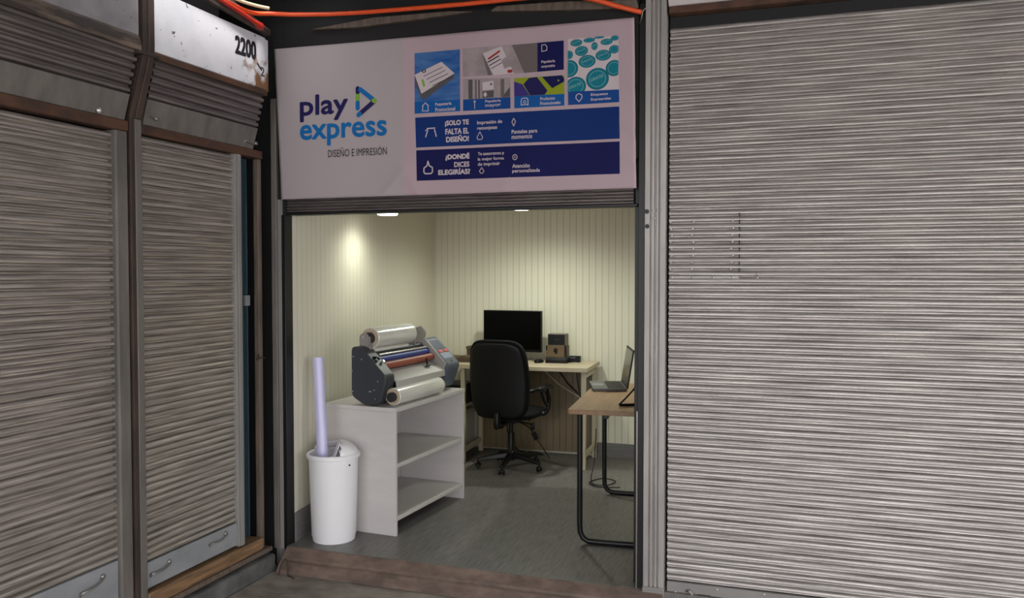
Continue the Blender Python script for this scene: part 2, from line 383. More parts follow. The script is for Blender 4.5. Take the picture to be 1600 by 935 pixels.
# ---------------------------------------------------------------- posts, beams, signs of the left wall
tag(obj('steel_post', MB().prism([(-2.93, -1.202), (-2.868, -1.202), (-2.862, -1.196), (-2.862, -1.135), (-2.868, -1.129), (-2.93, -1.129)], .0, 2.235, 'z'), M['post'], bevel=.003),
    'flat grey channel post just left of the bent rusty post', 'post')
def bent(y0, y1, x_off, w, zs):
    mb = MB(); n = len(zs); vs = []
    for x, z in zs:
        vs += [(x-w, y0, z), (x+x_off, y0, z), (x+x_off, y1, z), (x-w, y1, z)]
    fs = [(0, 1, 2, 3), tuple(4*(n-1)+k for k in range(4))]
    for i in range(n-1):
        for k in range(4): fs.append((4*i+k, 4*i+(k+1) % 4, 4*i+4+(k+1) % 4, 4*i+4+k))
    return mb.add(vs, fs)
bp = thing('bent_post', 'tall rusty post that bends outwards above head height and splits the left wall', 'post', (-2.87, -1.08, -.01))
zs = [(-2.862, .022), (-2.862, 2.30), (-2.845, 2.36), (-2.80, 2.50), (-2.785, 2.56), (-2.78, 2.62), (-2.78, 3.2)]
obj('web', rel(bent(-1.125, -1.098, .010, .05, zs), bp), M['darkrust'], bp, bevel=.003)
obj('flange', rel(bent(-1.096, -1.058, .014, .04, zs[1:]), bp), M['darkrust'], bp, bevel=.004)
obj('square_tube', rel(MB().box(-2.90, -2.85, -1.098, -1.057, .022, 2.30), bp), M['post'], bp, bevel=.004)
obj('cross_lug', rel(MB().box(-2.80, -2.764, -1.16, -1.03, 2.575, 2.59), bp), M['darkrust'], bp, bevel=.002)
tag(obj('guide_rail', MB().box(-2.91, -2.862, -.368, -.314, .095, 2.24).box(-2.861, -2.857, -.352, -.33, .095, 2.24), M['steel'], bevel=.002), 'slim grey guide rail between the second shutter and the narrow glass door', 'guide rail')
tag(obj('lintel_beam', MB().box(-2.93, -2.858, -3.4, -1.128, 2.236, 2.284), M['rust'], bevel=.004), 'long rusty beam between the nearest shutter and the upper shutter at far left', 'beam')
tag(obj('lintel_beam', MB().box(-2.93, -2.858, -1.054, -.125, 2.240, 2.284), M['rust'], bevel=.004), 'short rusty beam over the second shutter and the narrow glass door', 'beam')
tag(obj('timber_sill', MB().box(-2.94, -2.845, -1.055, -.166, .022, .09), M['timber'], bevel=.006), 'bare brown timber sill under the second shutter and the narrow glass door', 'beam')
tag(obj('ledge', MB().box(-2.90, -2.832, -3.4, -.10, -.006, .0215), M['oldwood'], bevel=.006), 'grey weathered ledge between the timber sill and the concrete curb', 'ledge')
tag(obj('head_beam', MB().prism([(-2.87, 2.605), (-2.775, 2.59), (-2.775, 2.622), (-2.79, 2.66), (-2.87, 2.66)], -3.4, -1.127, 'y'), M['peeling'], bevel=.004), 'peeling brown beam under the grey panel at top left', 'beam')
tag(obj('head_beam', MB().prism([(-2.87, 2.585), (-2.775, 2.575), (-2.775, 2.607), (-2.87, 2.612)], -1.055, -.19, 'y'), M['rust'], bevel=.004), 'rusted ledge along the lower edge of the white numbered sign', 'beam')
tag(obj('metal_panel', MB().box(-2.83, -2.79, -3.4, -1.13, 2.66, 3.2), M['signgrey'], bevel=.003), 'dull grey metal panel at the top left, left of the bent post', 'panel')

def text_mesh(body, x0, x1, z0, z1, weight=0., fit=True, align='L', res=3):
    """flat glyph mesh in a 2D box -> list of (x,z) verts + faces"""
    cu = bpy.data.curves.new('lettering', 'FONT'); cu.body = body; cu.size = 1; cu.offset = weight; cu.resolution_u = res
    o = bpy.data.objects.new('tmp', cu); COL.objects.link(o)
    dg = bpy.context.evaluated_depsgraph_get(); me = bpy.data.meshes.new_from_object(o.evaluated_get(dg))
    vs = [v.co.copy() for v in me.vertices]; fs = [tuple(p.vertices) for p in me.polygons]
    bpy.data.objects.remove(o); bpy.data.curves.remove(cu); bpy.data.meshes.remove(me)
    ax, bx = min(v.x for v in vs), max(v.x for v in vs); ay, by = min(v.y for v in vs), max(v.y for v in vs)
    return [(x0+(v.x-ax)/(bx-ax)*(x1-x0), z0+(v.y-ay)/(by-ay)*(z1-z0)) for v in vs], fs

ns = thing('number_sign', 'white enamel sign board with the black number 2200 and rust at its far end', 'sign', (-2.80, -.6, 2.61))
obj('board', rel(MB().box(-2.83, -2.79, -1.053, -.185, 2.612, 2.90).box(-2.83, -2.795, -.183, -.152, 2.606, 2.895), ns), M['signwhite'], ns, bevel=.004)
pts, fs = text_mesh('2200', -.448, -.274, 2.756, 2.846)
M['signblack'] = mat('sign_black', (24, 23, 26), .5)
def on_left(pts, fs, x=-2.7892): return MB().add([(x, y, z+(y+.36)*.045) for y, z in pts], fs)
nm = MB()
for k, (a, b) in enumerate([(0, 0), (.005, 0), (-.005, 0), (0, .005), (0, -.005), (.004, .004), (-.004, .004), (.004, -.004), (-.004, -.004)]):
    q = on_left([(y+a, z+b) for y, z in pts], fs, -2.7892+.00003*k); nm.add(q.v, q.f)
obj('number', rel(nm, ns), M['signblack'], ns, smooth=False)
pts, fs = text_mesh('2', -.235, -.195, 2.675, 2.725, .01)
mk = on_left([(y, z) for y, z in pts], fs); mk2 = MB().tube([(-2.789, -.262, 2.742), (-2.789, -.245, 2.728), (-2.789, -.222, 2.712)], .004, 6)
mk.add(mk2.v, mk2.f)
obj('faded_mark', rel(mk, ns), M['signblack'], ns, smooth=False)

# narrow glass door between the second shutter and the corner
dr = struct('door_1', MB().box(-2.945, -2.935, -.312, -.168, .09, 2.235), None or mat('dark_door_glass', (66, 92, 102), .1, spec=.5))  # teal reflection is put into the glass colour
nt = dr.data.materials[0].node_tree; nt.nodes['Principled BSDF'].inputs['Transmission Weight'].default_value = .55
obj('door_stile', MB().box(-2.90, -2.866, -.160, -.128, .0, 2.238), M['oldwood'], dr, bevel=.004)
obj('curtain', MB().box(-3.06, -3.05, -.34, -.22, .3, 1.98).box(-3.06, -3.05, -.34, -.29, 2.0, 2.23).box(-3.06, -3.05, -.24, -.17, 2.02, 2.23), M['teal'], dr)
obj('lock_plate', MB().box(-2.934, -2.915, -.215, -.172, 1.41, 1.47), M['rail'], dr, bevel=.003)
obj('hook_wire', MB().tube([(-2.868, -.17, 1.12), (-2.855, -.185, 1.135), (-2.855, -.20, 1.12), (-2.86, -.19, 1.105), (-2.86, -.16, 1.115), (-2.86, -.12, 1.11)], .004, 6, smooth_n=4), M['darkrust'], dr)
obj('door_threshold', MB().box(-2.99, -2.86, -.312, -.167, .0, .088), M['timber'], dr, bevel=.004)

# ---------------------------------------------------------------- shop front frame
jp = thing('door_jamb', 'dented grey steel jamb left of the shop opening, beside the banner', 'post', (-2.84, -.01, -.11))
obj('outer_strip', rel(MB().box(-2.872, -2.836, -.03, -.004, -.02, 2.60), jp), M['post'], jp, bevel=.004)
obj('inner_strip', rel(MB().box(-2.834, -2.812, -.022, -.004, -.02, 2.02).box(-2.8125, -2.81, -.026, -.004, -.02, 2.02), jp), M['steel'], jp, bevel=.003)
obj('guide_channel', rel(MB().box(-2.809, -2.786, -.02, .055, -.10, 1.93), jp), M['blacksteel'], jp, bevel=.002)
gc = thing('guide_channel', 'narrow black shutter guide between the shop opening and the ribbed pillar', 'guide rail', (-.73, .0, -.11))
obj('channel', rel(MB().box(-.738, -.706, -.01, .055, -.115, 2.93).box(-.766, -.738, .051, .055, -.115, 2.16), gc), M['blacksteel'], gc, bevel=.002)
obj('edge_strip', rel(MB().box(-.742, -.736, -.016, -.0105, .0, .9), gc), M['wire'], gc)

pl = thing('ribbed_pillar', 'grey ribbed steel pillar between the shop opening and the wide right shutter', 'pillar', (-.652, .0, -.12))
prof = []
x = -.703; edges = [(-.703, 0), (-.678, 0), (-.676, .012), (-.671, .012), (-.669, 0), (-.657, 0), (-.655, .012), (-.648, .012), (-.646, 0), (-.636, 0), (-.634, .012), (-.629, .012), (-.627, 0), (-.6, 0)]
poly = [(a, -.03-.0+d) for a, d in edges]+[(-.6, .055), (-.703, .055)]
obj('cladding', rel(MB().prism(poly, .02, 2.94, 'z'), pl), M['pillar'], pl, smooth=False, bevel=.0012, seg=1)
obj('base_plate', rel(MB().box(-.706, -.597, -.034, .055, -.119, .02), pl), M['steel'], pl, bevel=.003)
bo = obj('bolt', rel(MB().ring((-.692, -.036, 1.90), (-.692, -.0295, 1.90), .011, .006, 16).cyl((-.692, -.033, 1.90), (-.692, -.0295, 1.90), .006), pl), M['blacksteel'], pl)
dup_part(bo, pl, (.002, 0, -.073))
for x, z in [(-.66, 1.905), (-.638, 1.905), (-.618, 1.905), (-.655, 1.865)]: rivet(x, -.03, z, pl)
obj('top_cap', rel(MB().box(-.708, -.598, -.036, .055, 2.941, 2.955), pl), M['darkrust'], pl, bevel=.002)

# fascia over the right-hand shutter
tag(obj('fascia_board', MB().prism([(-.04, 2.905), (-.03, 2.895), (.05, 2.895), (.05, 3.2), (-.25, 3.2), (-.25, 3.15)], -.592, 4, 'x', M=Matrix.Rotation(radians(0), 4, 'Y')), M['paleboard'], bevel=.004), 'pale board at the top edge above the wide right shutter', 'board')
tag(obj('trim_batten', MB().box(-.59, 4, -.035, .03, 2.858, 2.893), M['rust'], bevel=.004), 'rusty brown batten running above the wide right shutter', 'batten')
tag(obj('dark_gap_strip', MB().box(-.59, 4, .02, .058, 2.795, 2.857), M['black'], bevel=.002), 'black strip standing in for the dark gap between rusty batten and wide right shutter', 'board')  # shade of the open gap above the slats, put in as black
# header over the banner
tag(obj('header_board', MB().box(-2.808, -.742, -.0, .055, 2.17, 3.215), M['black']), 'black board the printed banner hangs on', 'board')
tag(obj('weathered_plank', MB().prism([(-2.60, 2.972), (-2.2, 3.0), (-1.75, 2.99), (-1.62, 2.975), (-1.9, 2.965), (-2.3, 2.955)], -.03, .0005, 'y'), M['oldwood'], bevel=.003), 'left scrap of weathered plank above the banner', 'plank')
tag(obj('weathered_plank', MB().prism([(-1.52, 2.965), (-1.48, 2.99), (-1.1, 2.975), (-.75, 2.945), (-.74, 2.905), (-1.1, 2.93)], -.03, .0005, 'y'), M['oldwood'], bevel=.003), 'right scrap of weathered plank above the banner, by the pillar', 'plank')
tag(obj('rafter', MB().tube([(-3.0, -.62, 3.19), (-2.86, -.06, 2.965)], .022, 4), M['oldwood'], smooth=False), 'short slanting wooden rafter above the far end of the white sign', 'rafter')
tag(obj('roof_joist', MB().tube([(-2.78, -1.2, 3.0), (-2.772, -.18, 2.925)], .018, 4), M['darkrust'], smooth=False), 'dark bar lying along the top of the white numbered sign', 'beam')
# hoses and straps in the corner
tag(obj('orange_hose', MB().tube([(-2.775, -.55, 2.99), (-2.76, -.36, 2.985), (-2.72, -.22, 3.015), (-2.6, -.13, 3.025), (-2.3, -.1, 3.012), (-1.72, -.1, 2.995), (-1.3, -.1, 2.99), (-1.1, -.1, 2.98), (-.95, -.1, 2.945), (-.83, -.08, 2.905), (-.72, -.05, 2.875)], .012, 10, smooth_n=6), M['orange']), 'orange hose strung along the top from the white sign to the pillar', 'hose')
tag(obj('cream_strap', MB().tube([(-2.76, -.75, 3.02), (-2.745, -.5, 3.012), (-2.73, -.36, 3.02), (-2.70, -.28, 3.025)], .009, 8, smooth_n=4), M['creamcord']), 'short cream strap beside the orange hose at the top of the white sign', 'strap')
tag(obj('red_hose', MB().tube([(-2.765, -.66, 2.975), (-2.755, -.46, 2.955), (-2.75, -.34, 2.935), (-2.755, -.29, 2.925)], [.014]*12+[.022], 10, smooth_n=4) if False else MB().tube(catmull([Vector(p) for p in [(-2.765, -.66, 2.985), (-2.755, -.46, 2.96), (-2.75, -.34, 2.94), (-2.755, -.27, 2.932)]], 4), [.012]*9+[.016, .02, .022, .018], 10), M['redhose']), 'short red hose end drooping on the top edge of the white sign', 'hose')
tag(obj('tie_wire', MB().tube([(-.70, -.036, 2.90), (-.715, -.045, 2.88), (-.722, -.04, 2.85), (-.735, -.02, 2.83)], .002, 6, smooth_n=4), M['wire']), 'thin wire tying the orange hose to the ribbed pillar', 'wire')

# ---------------------------------------------------------------- the banner
BN = thing('banner', 'large printed pinkish-white banner with blue panels above the shop opening', 'banner', (-1.8, -.03, 2.02))
BL, BR, BB, BT = -2.838, -.760, 2.018, 2.880
def wr(x, z):
    w = .0022*sin(5*x+1.3*z)+.0015*sin(11*x-7*z+1)
    low = max(0, 1-(z-BB)/.28)
    for c, k, a in [(-2.15, .9, .006), (-1.93, -.7, .005), (-1.45, .5, .004), (-2.45, .6, .003)]:
        t = (x-c-(z-BB)*k)/.03; w += a*low*math.exp(-t*t)
    edge = max(0, 1-(BR-x)/.14)
    for c, a in [(2.30, .007), (2.52, .005), (2.15, .005)]:
        t = (z-c+(x-BR)*.8)/.03; w += a*edge*math.exp(-t*t)
    return w
def bpoint(x, z, layer=0): return (x+1.8, -.0007*layer-wr(x, z), z-2.02)
def bquad(P, layer, n=10, mb=None):
    """four corners TL TR BR BL in banner x,z"""
    mb = mb or MB(); a, b, c, d = [Vector(p) for p in P]; vs = []
    for j in range(n+1):
        for i in range(n+1):
            s, t = i/n, j/n; p = (a*(1-s)+b*s)*(1-t)+(d*(1-s)+c*s)*t; vs.append(bpoint(p[0], p[1], layer))
    return mb.add(vs, [(j*(n+1)+i, j*(n+1)+i+1, (j+1)*(n+1)+i+1, (j+1)*(n+1)+i) for j in range(n) for i in range(n)])
def bpoly(P, layer, mb=None):
    mb = mb or MB(); return mb.add([bpoint(x, z, layer) for x, z in P], [tuple(range(len(P)))])
def bbar(p, q, w, layer, mb=None, n=8):
    mb = mb or MB(); p = Vector(p); q = Vector(q); d = (q-p).normalized(); k = math.atan2(d[1], d[0]); P = []
    for c, s in ((q, -pi/2), (p, pi/2)):
        for i in range(n+1): t = k+s+pi*i/n; P.append((c[0]+w*cos(t), c[1]+w*sin(t)))
    return bpoly(P, layer, mb)
def bring(P, w, layer, mb=None, closed=True):
    mb = mb or MB(); n = len(P)
    for i in range(n if closed else n-1): bbar(P[i], P[(i+1) % n], w, layer, mb, 4)
    return mb
def bell(cx, cz, rx, rz, layer, mb=None, n=28, ri=0, clip=None):
    mb = mb or MB()
    cl = (lambda x, z: (min(max(x, clip[0]), clip[1]), min(max(z, clip[2]), clip[3]))) if clip else (lambda x, z: (x, z))
    o = [cl(cx+rx*cos(2*pi*i/n), cz+rz*sin(2*pi*i/n)) for i in range(n)]
    if not ri: return bpoly(o, layer, mb)
    q = [cl(cx+ri*rx*cos(2*pi*i/n), cz+ri*rz*sin(2*pi*i/n)) for i in range(n)]
    return mb.add([bpoint(x, z, layer) for x, z in o+q], [(i, (i+1) % n, n+(i+1) % n, n+i) for i in range(n)])
def btext(body, x0, x1, z0, z1, layer, weight=0., mb=None, skew=0.):
    # heavier strokes: the glyphs are laid down several times, nudged by a fraction of the stroke
    mb = mb or MB(); w = weight*(z1-z0)*1.5
    pts, fs = text_mesh(body, x0+w, x1-w, z0+w, z1-w)
    for k, (a, b) in enumerate([(0, 0)]+([(w, 0), (-w, 0), (0, w), (0, -w), (.7*w, .7*w), (-.7*w, .7*w), (.7*w, -.7*w), (-.7*w, -.7*w)] if weight else [])):
        mb.add([bpoint(x+a, z+b+skew*(x-x0), layer+.03*k) for x, z in pts], fs)
    return mb

def ink(n, c, c2=None, **k): return mat('print_'+n, c, .65, 0, c2, spec=.2, **k)
I = dict(navy=ink('navy', (30, 26, 78)), blue=ink('blue', (16, 100, 164)), green=ink('green', (122, 164, 50)), black=ink('black', (34, 30, 34)),
         lime=ink('lime', (138, 150, 30)), purple=ink('purple', (58, 48, 116)), white=ink('white', (196, 183, 186)), foot=ink('foot', (12, 84, 152)), foot2=ink('foot_dark', (14, 66, 134)),
         sky=ink('sky', (24, 78, 146), (88, 126, 172), scale=4, stretch=(1, 1, 5), lo=.35, hi=.75), band=ink('band', (6, 40, 100), (9, 46, 110), scale=3, lo=.3, hi=.7), band2=ink('band_navy', (13, 14, 70), (17, 19, 80), scale=3, lo=.3, hi=.7),
         grey=ink('grey', (104, 95, 94)), pale=ink('pale', (138, 126, 126), (170, 156, 157), scale=7, stretch=(1, 1, 1), lo=.35, hi=.7), shade=ink('card_side', (84, 80, 82)), teal=ink('teal', (12, 104, 120)), teal2=ink('teal_light', (60, 172, 184)), mint=ink('mint', (120, 168, 172)), red=ink('red', (150, 44, 34)))
def cloth_mat():
    m = mat('banner_cloth', (170, 154, 158), .6, 0); nt = m.node_tree; b = nt.nodes['Principled BSDF']
    tc = nt.nodes.new('ShaderNodeTexCoord'); sp = nt.nodes.new('ShaderNodeSeparateXYZ'); nt.links.new(tc.outputs['Object'], sp.inputs[0])
    g = nt.nodes.new('ShaderNodeMath'); g.operation = 'GREATER_THAN'; g.inputs[1].default_value = -.222; nt.links.new(sp.outputs[0], g.inputs[0])
    mx = nt.nodes.new('ShaderNodeMixRGB'); mx.inputs[1].default_value = lin((167, 157, 158)); mx.inputs[2].default_value = lin((176, 155, 161)); nt.links.new(g.outputs[0], mx.inputs[0]); nt.links.new(mx.outputs[0], b.inputs['Base Color'])
    return m
M['cloth'] = cloth_mat()
mb = MB(); nx, nz = 140, 60
for j in range(nz+1):
    for i in range(nx+1):
        x = BL+(BR-BL)*i/nx; z = BB+(BT-BB)*j/nz
        z += (.5-i/nx)*0*j
        x += .038*(1-j/nz)*(1-i/nx)*1.0+.014*(1-j/nz)*(i/nx)
        p = bpoint(x, z-.020*(j/nz)*(i/nx), 0)
        mb.v.append(p)
for j in range(nz):
    for i in range(nx):
        a = j*(nx+1)+i; mb.f.append((a, a+1, a+nx+2, a+nx+1)); mb.mi.append(0)
obj('cloth', mb, M['cloth'], BN, solid=.0012)

# logo and lettering on the left half
mb = MB(); mb.cur = 0
bbar((-2.301, 2.618), (-2.301, 2.600), .013, 3, mb); mb.cur = 2; bbar((-2.301, 2.596), (-2.302, 2.545), .0128, 2, mb); mb.cur = 1; bbar((-2.302, 2.54), (-2.302, 2.510), .0126, 3, mb)
mb.cur = 1; bbar((-2.284, 2.612), (-2.208, 2.553), .0128, 4, mb); mb.cur = 0; bbar((-2.206, 2.537), (-2.282, 2.482), .0128, 5, mb); mb.cur = 2; bbar((-2.200, 2.545), (-2.196, 2.545), .0135, 6, mb); mb.cur = 1; bbar((-2.288, 2.478), (-2.296, 2.472), .0128, 6, mb)
obj('triangle_emblem', mb, [I['navy'], I['blue'], I['green']], BN, smooth=False)
obj('lettering', btext('play', -2.672, -2.362, 2.452, 2.604, 3, .018), I['navy'], BN, smooth=False)
obj('lettering', btext('express', -2.673, -2.124, 2.312, 2.437, 3, .022), I['blue'], BN, smooth=False)
obj('lettering', btext('DISEÑO E IMPRESIÓN', -2.490, -2.124, 2.246, 2.298, 3, .0), I['black'], BN, smooth=False)

def caption(parent, l1, l2, x0, x1, z, h=.021, gap=.027, fr=1.):
    mb = btext(l1, x0, x0+(x1-x0)*fr, z, z+h, 6, .016)
    if l2: btext(l2, x0, x1, z-gap, z-gap+h, 6, .016, mb)
    return obj('caption', mb, I['white'], parent, smooth=False)
# 1 card stack
p1 = obj('picture_panel', bquad([(-1.954, 2.783), (-1.688, 2.781), (-1.687, 2.516), (-1.954, 2.522)], 2), I['sky'], BN, smooth=False)
mb = MB(); bpoly([(-1.954, 2.668), (-1.795, 2.724), (-1.718, 2.657), (-1.913, 2.563)], 3, mb); mb.cur = 1; bpoly([(-1.954, 2.668), (-1.913, 2.563), (-1.908, 2.527), (-1.95, 2.62)], 3, mb); bpoly([(-1.913, 2.563), (-1.718, 2.657), (-1.722, 2.632), (-1.905, 2.526)], 3, mb)
mb.cur = 2; bell(-1.898, 2.683, .013, .009, 4, mb, ri=.5)
for k in range(4): bbar((-1.90+.018*k, 2.655-.018*k), (-1.79+.018*k, 2.695-.018*k), .0016, 4, mb)
mb.cur = 3; bbar((-1.906, 2.635), (-1.897, 2.605), .006, 4, mb)
obj('card_stack', mb, [I['white'], I['shade'], I['black'], I['green']], p1, smooth=False)
obj('footer', bquad([(-1.954, 2.522), (-1.687, 2.516), (-1.686, 2.455), (-1.954, 2.458)], 3), I['foot'], p1, smooth=False)
obj('icon', bring([(-1.907, 2.470), (-1.903, 2.493), (-1.908, 2.495), (-1.889, 2.512), (-1.870, 2.495), (-1.874, 2.493), (-1.872, 2.467)], .0022, 6).add(bring([(-1.905, 2.482), (-1.873, 2.482)], .002, 6, closed=False).v, []), I['white'], p1, smooth=False)
caption(p1, 'Paquetería', 'Promocional', -1.83, -1.715, 2.487, fr=.82)
# 2 wide picture with navy end
p2 = obj('picture_panel', bquad([(-1.671, 2.783), (-1.260, 2.779), (-1.259, 2.630), (-1.671, 2.633)], 2), I['pale'], BN, smooth=False)
mb = MB(); bpoly([(-1.558, 2.748), (-1.455, 2.778), (-1.387, 2.632), (-1.5, 2.631)], 3, mb); mb.cur = 1; bbar((-1.525, 2.718), (-1.467, 2.752), .005, 4, mb); bbar((-1.415, 2.645), (-1.402, 2.645), .008, 4, mb)
mb.cur = 2
for k in range(3): bbar((-1.53+.01*k, 2.70-.017*k), (-1.47+.01*k, 2.728-.017*k), .003-.0006*k, 4, mb)
mb.cur = 3; bpoly([(-1.455, 2.705), (-1.43, 2.722), (-1.398, 2.70), (-1.40, 2.67), (-1.44, 2.66)], 4, mb)
mb.cur = 4; bpoly([(-1.398, 2.779), (-1.259, 2.779), (-1.259, 2.631), (-1.33, 2.63)], 2.5, mb); bpoly([(-1.56, 2.742), (-1.553, 2.735), (-1.505, 2.632), (-1.53, 2.632)], 3.3, mb)
obj('leaflet', mb, [I['white'], I['red'], I['black'], I['pale'], I['grey']], p2, smooth=False)
obj('side_field', bquad([(-1.260, 2.779), (-1.120, 2.778), (-1.119, 2.631), (-1.259, 2.630)], 3), I['band2'], p2, smooth=False)
obj('icon', bring([(-1.236, 2.732), (-1.236, 2.765), (-1.216, 2.765), (-1.208, 2.752), (-1.210, 2.735)], .002, 6), I['white'], p2, smooth=False)
caption(p2, 'Papelería', 'corporativa', -1.238, -1.165, 2.668, .018, .024)
# 3 stationery
p3 = obj('picture_panel', bquad([(-1.671, 2.624), (-1.406, 2.611), (-1.406, 2.511), (-1.670, 2.515)], 2), I['pale'], BN, smooth=False)
mb = MB()
for k, (x, w) in enumerate([(-1.628, .012), (-1.598, .005), (-1.58, .004), (-1.45, .01)]):
    mb.cur = k % 2; bquad([(x-w, 2.617-.003*k), (x+w, 2.617-.003*k), (x+w, 2.515), (x-w, 2.515)], 3, 3, mb)
mb.cur = 2; bpoly([(-1.56, 2.598), (-1.5, 2.602), (-1.498, 2.558), (-1.56, 2.556)], 4, mb); mb.cur = 0; bpoly([(-1.56, 2.55), (-1.498, 2.553), (-1.498, 2.516), (-1.56, 2.516)], 4, mb)
bpoly([(-1.452, 2.513), (-1.408, 2.565), (-1.408, 2.513)], 4, mb); mb.cur = 2; bell(-1.545, 2.533, .009, .012, 5, mb); mb.cur = 0; bell(-1.512, 2.585, .006, .006, 5, mb)
obj('stationery', mb, [I['shade'], I['grey'], I['white']], p3, smooth=False)
obj('footer', bquad([(-1.670, 2.515), (-1.406, 2.511), (-1.406, 2.452), (-1.671, 2.455)], 3), I['foot2'], p3, smooth=False)
obj('icon', bring([(-1.604, 2.505), (-1.604, 2.463)], .0018, 6, closed=False).add(bring([(-1.616, 2.470), (-1.604, 2.463), (-1.592, 2.470)], .0018, 6, closed=False).v, []), I['white'], p3, smooth=False)
obj('icon_ring', bell(-1.604, 2.500, .006, .006, 6, ri=.6), I['white'], p3, smooth=False)
caption(p3, 'Papelería', 'mayor', -1.545, -1.458, 2.487, .017, .024)
# 4 folders on lime
p4 = obj('picture_panel', bquad([(-1.386, 2.607), (-1.117, 2.603), (-1.116, 2.508), (-1.384, 2.513)], 2), I['lime'], BN, smooth=False)
mb = MB(); bpoly([(-1.386, 2.59), (-1.34, 2.572), (-1.30, 2.512), (-1.384, 2.513)], 3, mb); mb.cur = 1; bpoly([(-1.335, 2.572), (-1.305, 2.602), (-1.262, 2.604), (-1.205, 2.53), (-1.22, 2.511), (-1.298, 2.512)], 3, mb)
mb.cur = 2; bpoly([(-1.235, 2.603), (-1.13, 2.603), (-1.117, 2.588), (-1.117, 2.57), (-1.18, 2.541)], 3, mb); mb.cur = 3; bell(-1.147, 2.578, .004, .005, 4, mb)
obj('folders', mb, [I['purple'], I['navy'], I['band2'], I['lime']], p4, smooth=False)
obj('footer', bquad([(-1.384, 2.513), (-1.116, 2.508), (-1.116, 2.449), (-1.384, 2.451)], 3), I['foot'], p4, smooth=False)
obj('icon', bring([(-1.346, 2.465), (-1.346, 2.494), (-1.338, 2.500), (-1.316, 2.500), (-1.309, 2.492), (-1.309, 2.462), (-1.318, 2.468)], .002, 6), I['white'], p4, smooth=False)
obj('icon_ring', bell(-1.327, 2.481, .008, .008, 6, ri=.6), I['white'], p4, smooth=False)
caption(p4, 'Productos', 'Promocionales', -1.243, -1.135, 2.482, .017, .024, fr=.72)
# 5 round badges
p5 = obj('picture_panel', bquad([(-1.099, 2.784), (-.840, 2.777), (-.835, 2.511), (-1.096, 2.517)], 2), I['white'], BN, smooth=False)
CL = (-1.098, -.838, 2.515, 2.782)
for k, (cx, cz, rx, rz) in enumerate([(-.945, 2.572, .059, .055), (-1.057, 2.541, .054, .049), (-1.092, 2.633, .048, .044), (-.998, 2.663, .044, .032), (-.860, 2.619, .043, .040), (-.915, 2.687, .040, .027), (-1.027, 2.717, .034, .025), (-.960, 2.736, .0164, .020), (-.860, 2.712, .026, .021), (-.899, 2.752, .031, .016), (-.987, 2.768, .030, .012), (-1.054, 2.760, .031, .018), (-.857, 2.767, .021, .013), (-1.093, 2.702, .022, .022), (-.936, 2.777, .027, .006)]):
    cx2 = cx; c = CL; mb = MB(); bell(cx, cz, rx, rz, 3, mb, clip=c); mb.cur = 1; bell(cx, cz, rx*.86, rz*.86, 4, mb, ri=.0, clip=c)
    mb.cur = 2; bell(cx, cz, rx*.74, rz*.74, 5, mb, ri=.94, clip=c)
    if k in (0, 1, 3, 5, 7, 6, 9, 11, 4):
        w = rx*.6; h = rz*.24
        if cx+w < c[1] and cx-w > c[0]: btext('PULSERAS' if False else 'GRATIS', cx-w, cx+w*.85, cz-h*.6-w*.15, cz+h*.6-w*.15, 6, .02, mb, skew=.3)
    obj('badge', mb, [I['teal'], I['teal2'] if False else ink('teal_mid', (14, 116, 132)) if k == 0 else bpy.data.materials['print_teal_mid'], I['mint']], p5, smooth=False)
obj('footer', bquad([(-1.096, 2.517), (-.835, 2.511), (-.833, 2.448), (-1.095, 2.450)], 6.5), I['foot2'], p5, smooth=False)
obj('icon', bring([(-1.039, 2.463), (-1.055, 2.482), (-1.053, 2.497), (-1.039, 2.504), (-1.025, 2.497), (-1.023, 2.482)], .002, 8), I['white'], p5, smooth=False)
cp = caption(p5, 'Etiquetas', 'Empresariales', -.978, -.875, 2.484, .017, .024, fr=.85); cp.location.y -= .0012
# bands
b1 = obj('colour_band', bquad([(-1.951, 2.437), (-.833, 2.427), (-.830, 2.267), (-1.946, 2.275)], 2, 24), I['band'], BN, smooth=False)
mb = btext('¡SOLO TE', -1.775, -1.638, 2.376, 2.410, 4, .03); btext('FALTA EL', -1.773, -1.638, 2.335, 2.366, 4, .03, mb); btext('DISEÑO!', -1.769, -1.638, 2.294, 2.330, 4, .03, mb)
obj('slogan', mb, I['white'], b1, smooth=False)
mb = btext('Impresión de', -1.591, -1.451, 2.374, 2.398, 4, .016); btext('remonjetas', -1.591, -1.479, 2.345, 2.368, 4, .016, mb)
obj('text_line', mb, I['white'], b1, smooth=False); mb = MB()
btext('Pantalea para', -1.398, -1.259, 2.314, 2.340, 4, .016, mb); btext('momentos', -1.398, -1.286, 2.292, 2.311, 4, .016, mb)
obj('text_line', mb, I['white'], b1, smooth=False)
mb = bring([(-1.878, 2.374), (-1.834, 2.374)], .003, 4, closed=False); bring([(-1.876, 2.366), (-1.888, 2.33)], .0032, 4, mb, False); bring([(-1.836, 2.366), (-1.826, 2.33)], .0032, 4, mb, False); bring([(-1.890, 2.362), (-1.878, 2.372)], .002, 4, mb, False)
obj('icon', mb, I['white'], b1, smooth=False)
obj('icon', bring([(-1.576, 2.340), (-1.592, 2.312), (-1.587, 2.300), (-1.565, 2.300), (-1.560, 2.312)], .0018, 4), I['white'], b1, smooth=False)
obj('icon', bring([(-1.387, 2.400), (-1.397, 2.382), (-1.387, 2.360), (-1.377, 2.382)], .0018, 4), I['white'], b1, smooth=False)
b2 = obj('colour_band', bquad([(-1.945, 2.260), (-.830, 2.253), (-.829, 2.092), (-1.943, 2.096)], 2, 24), I['band2'], BN, smooth=False)
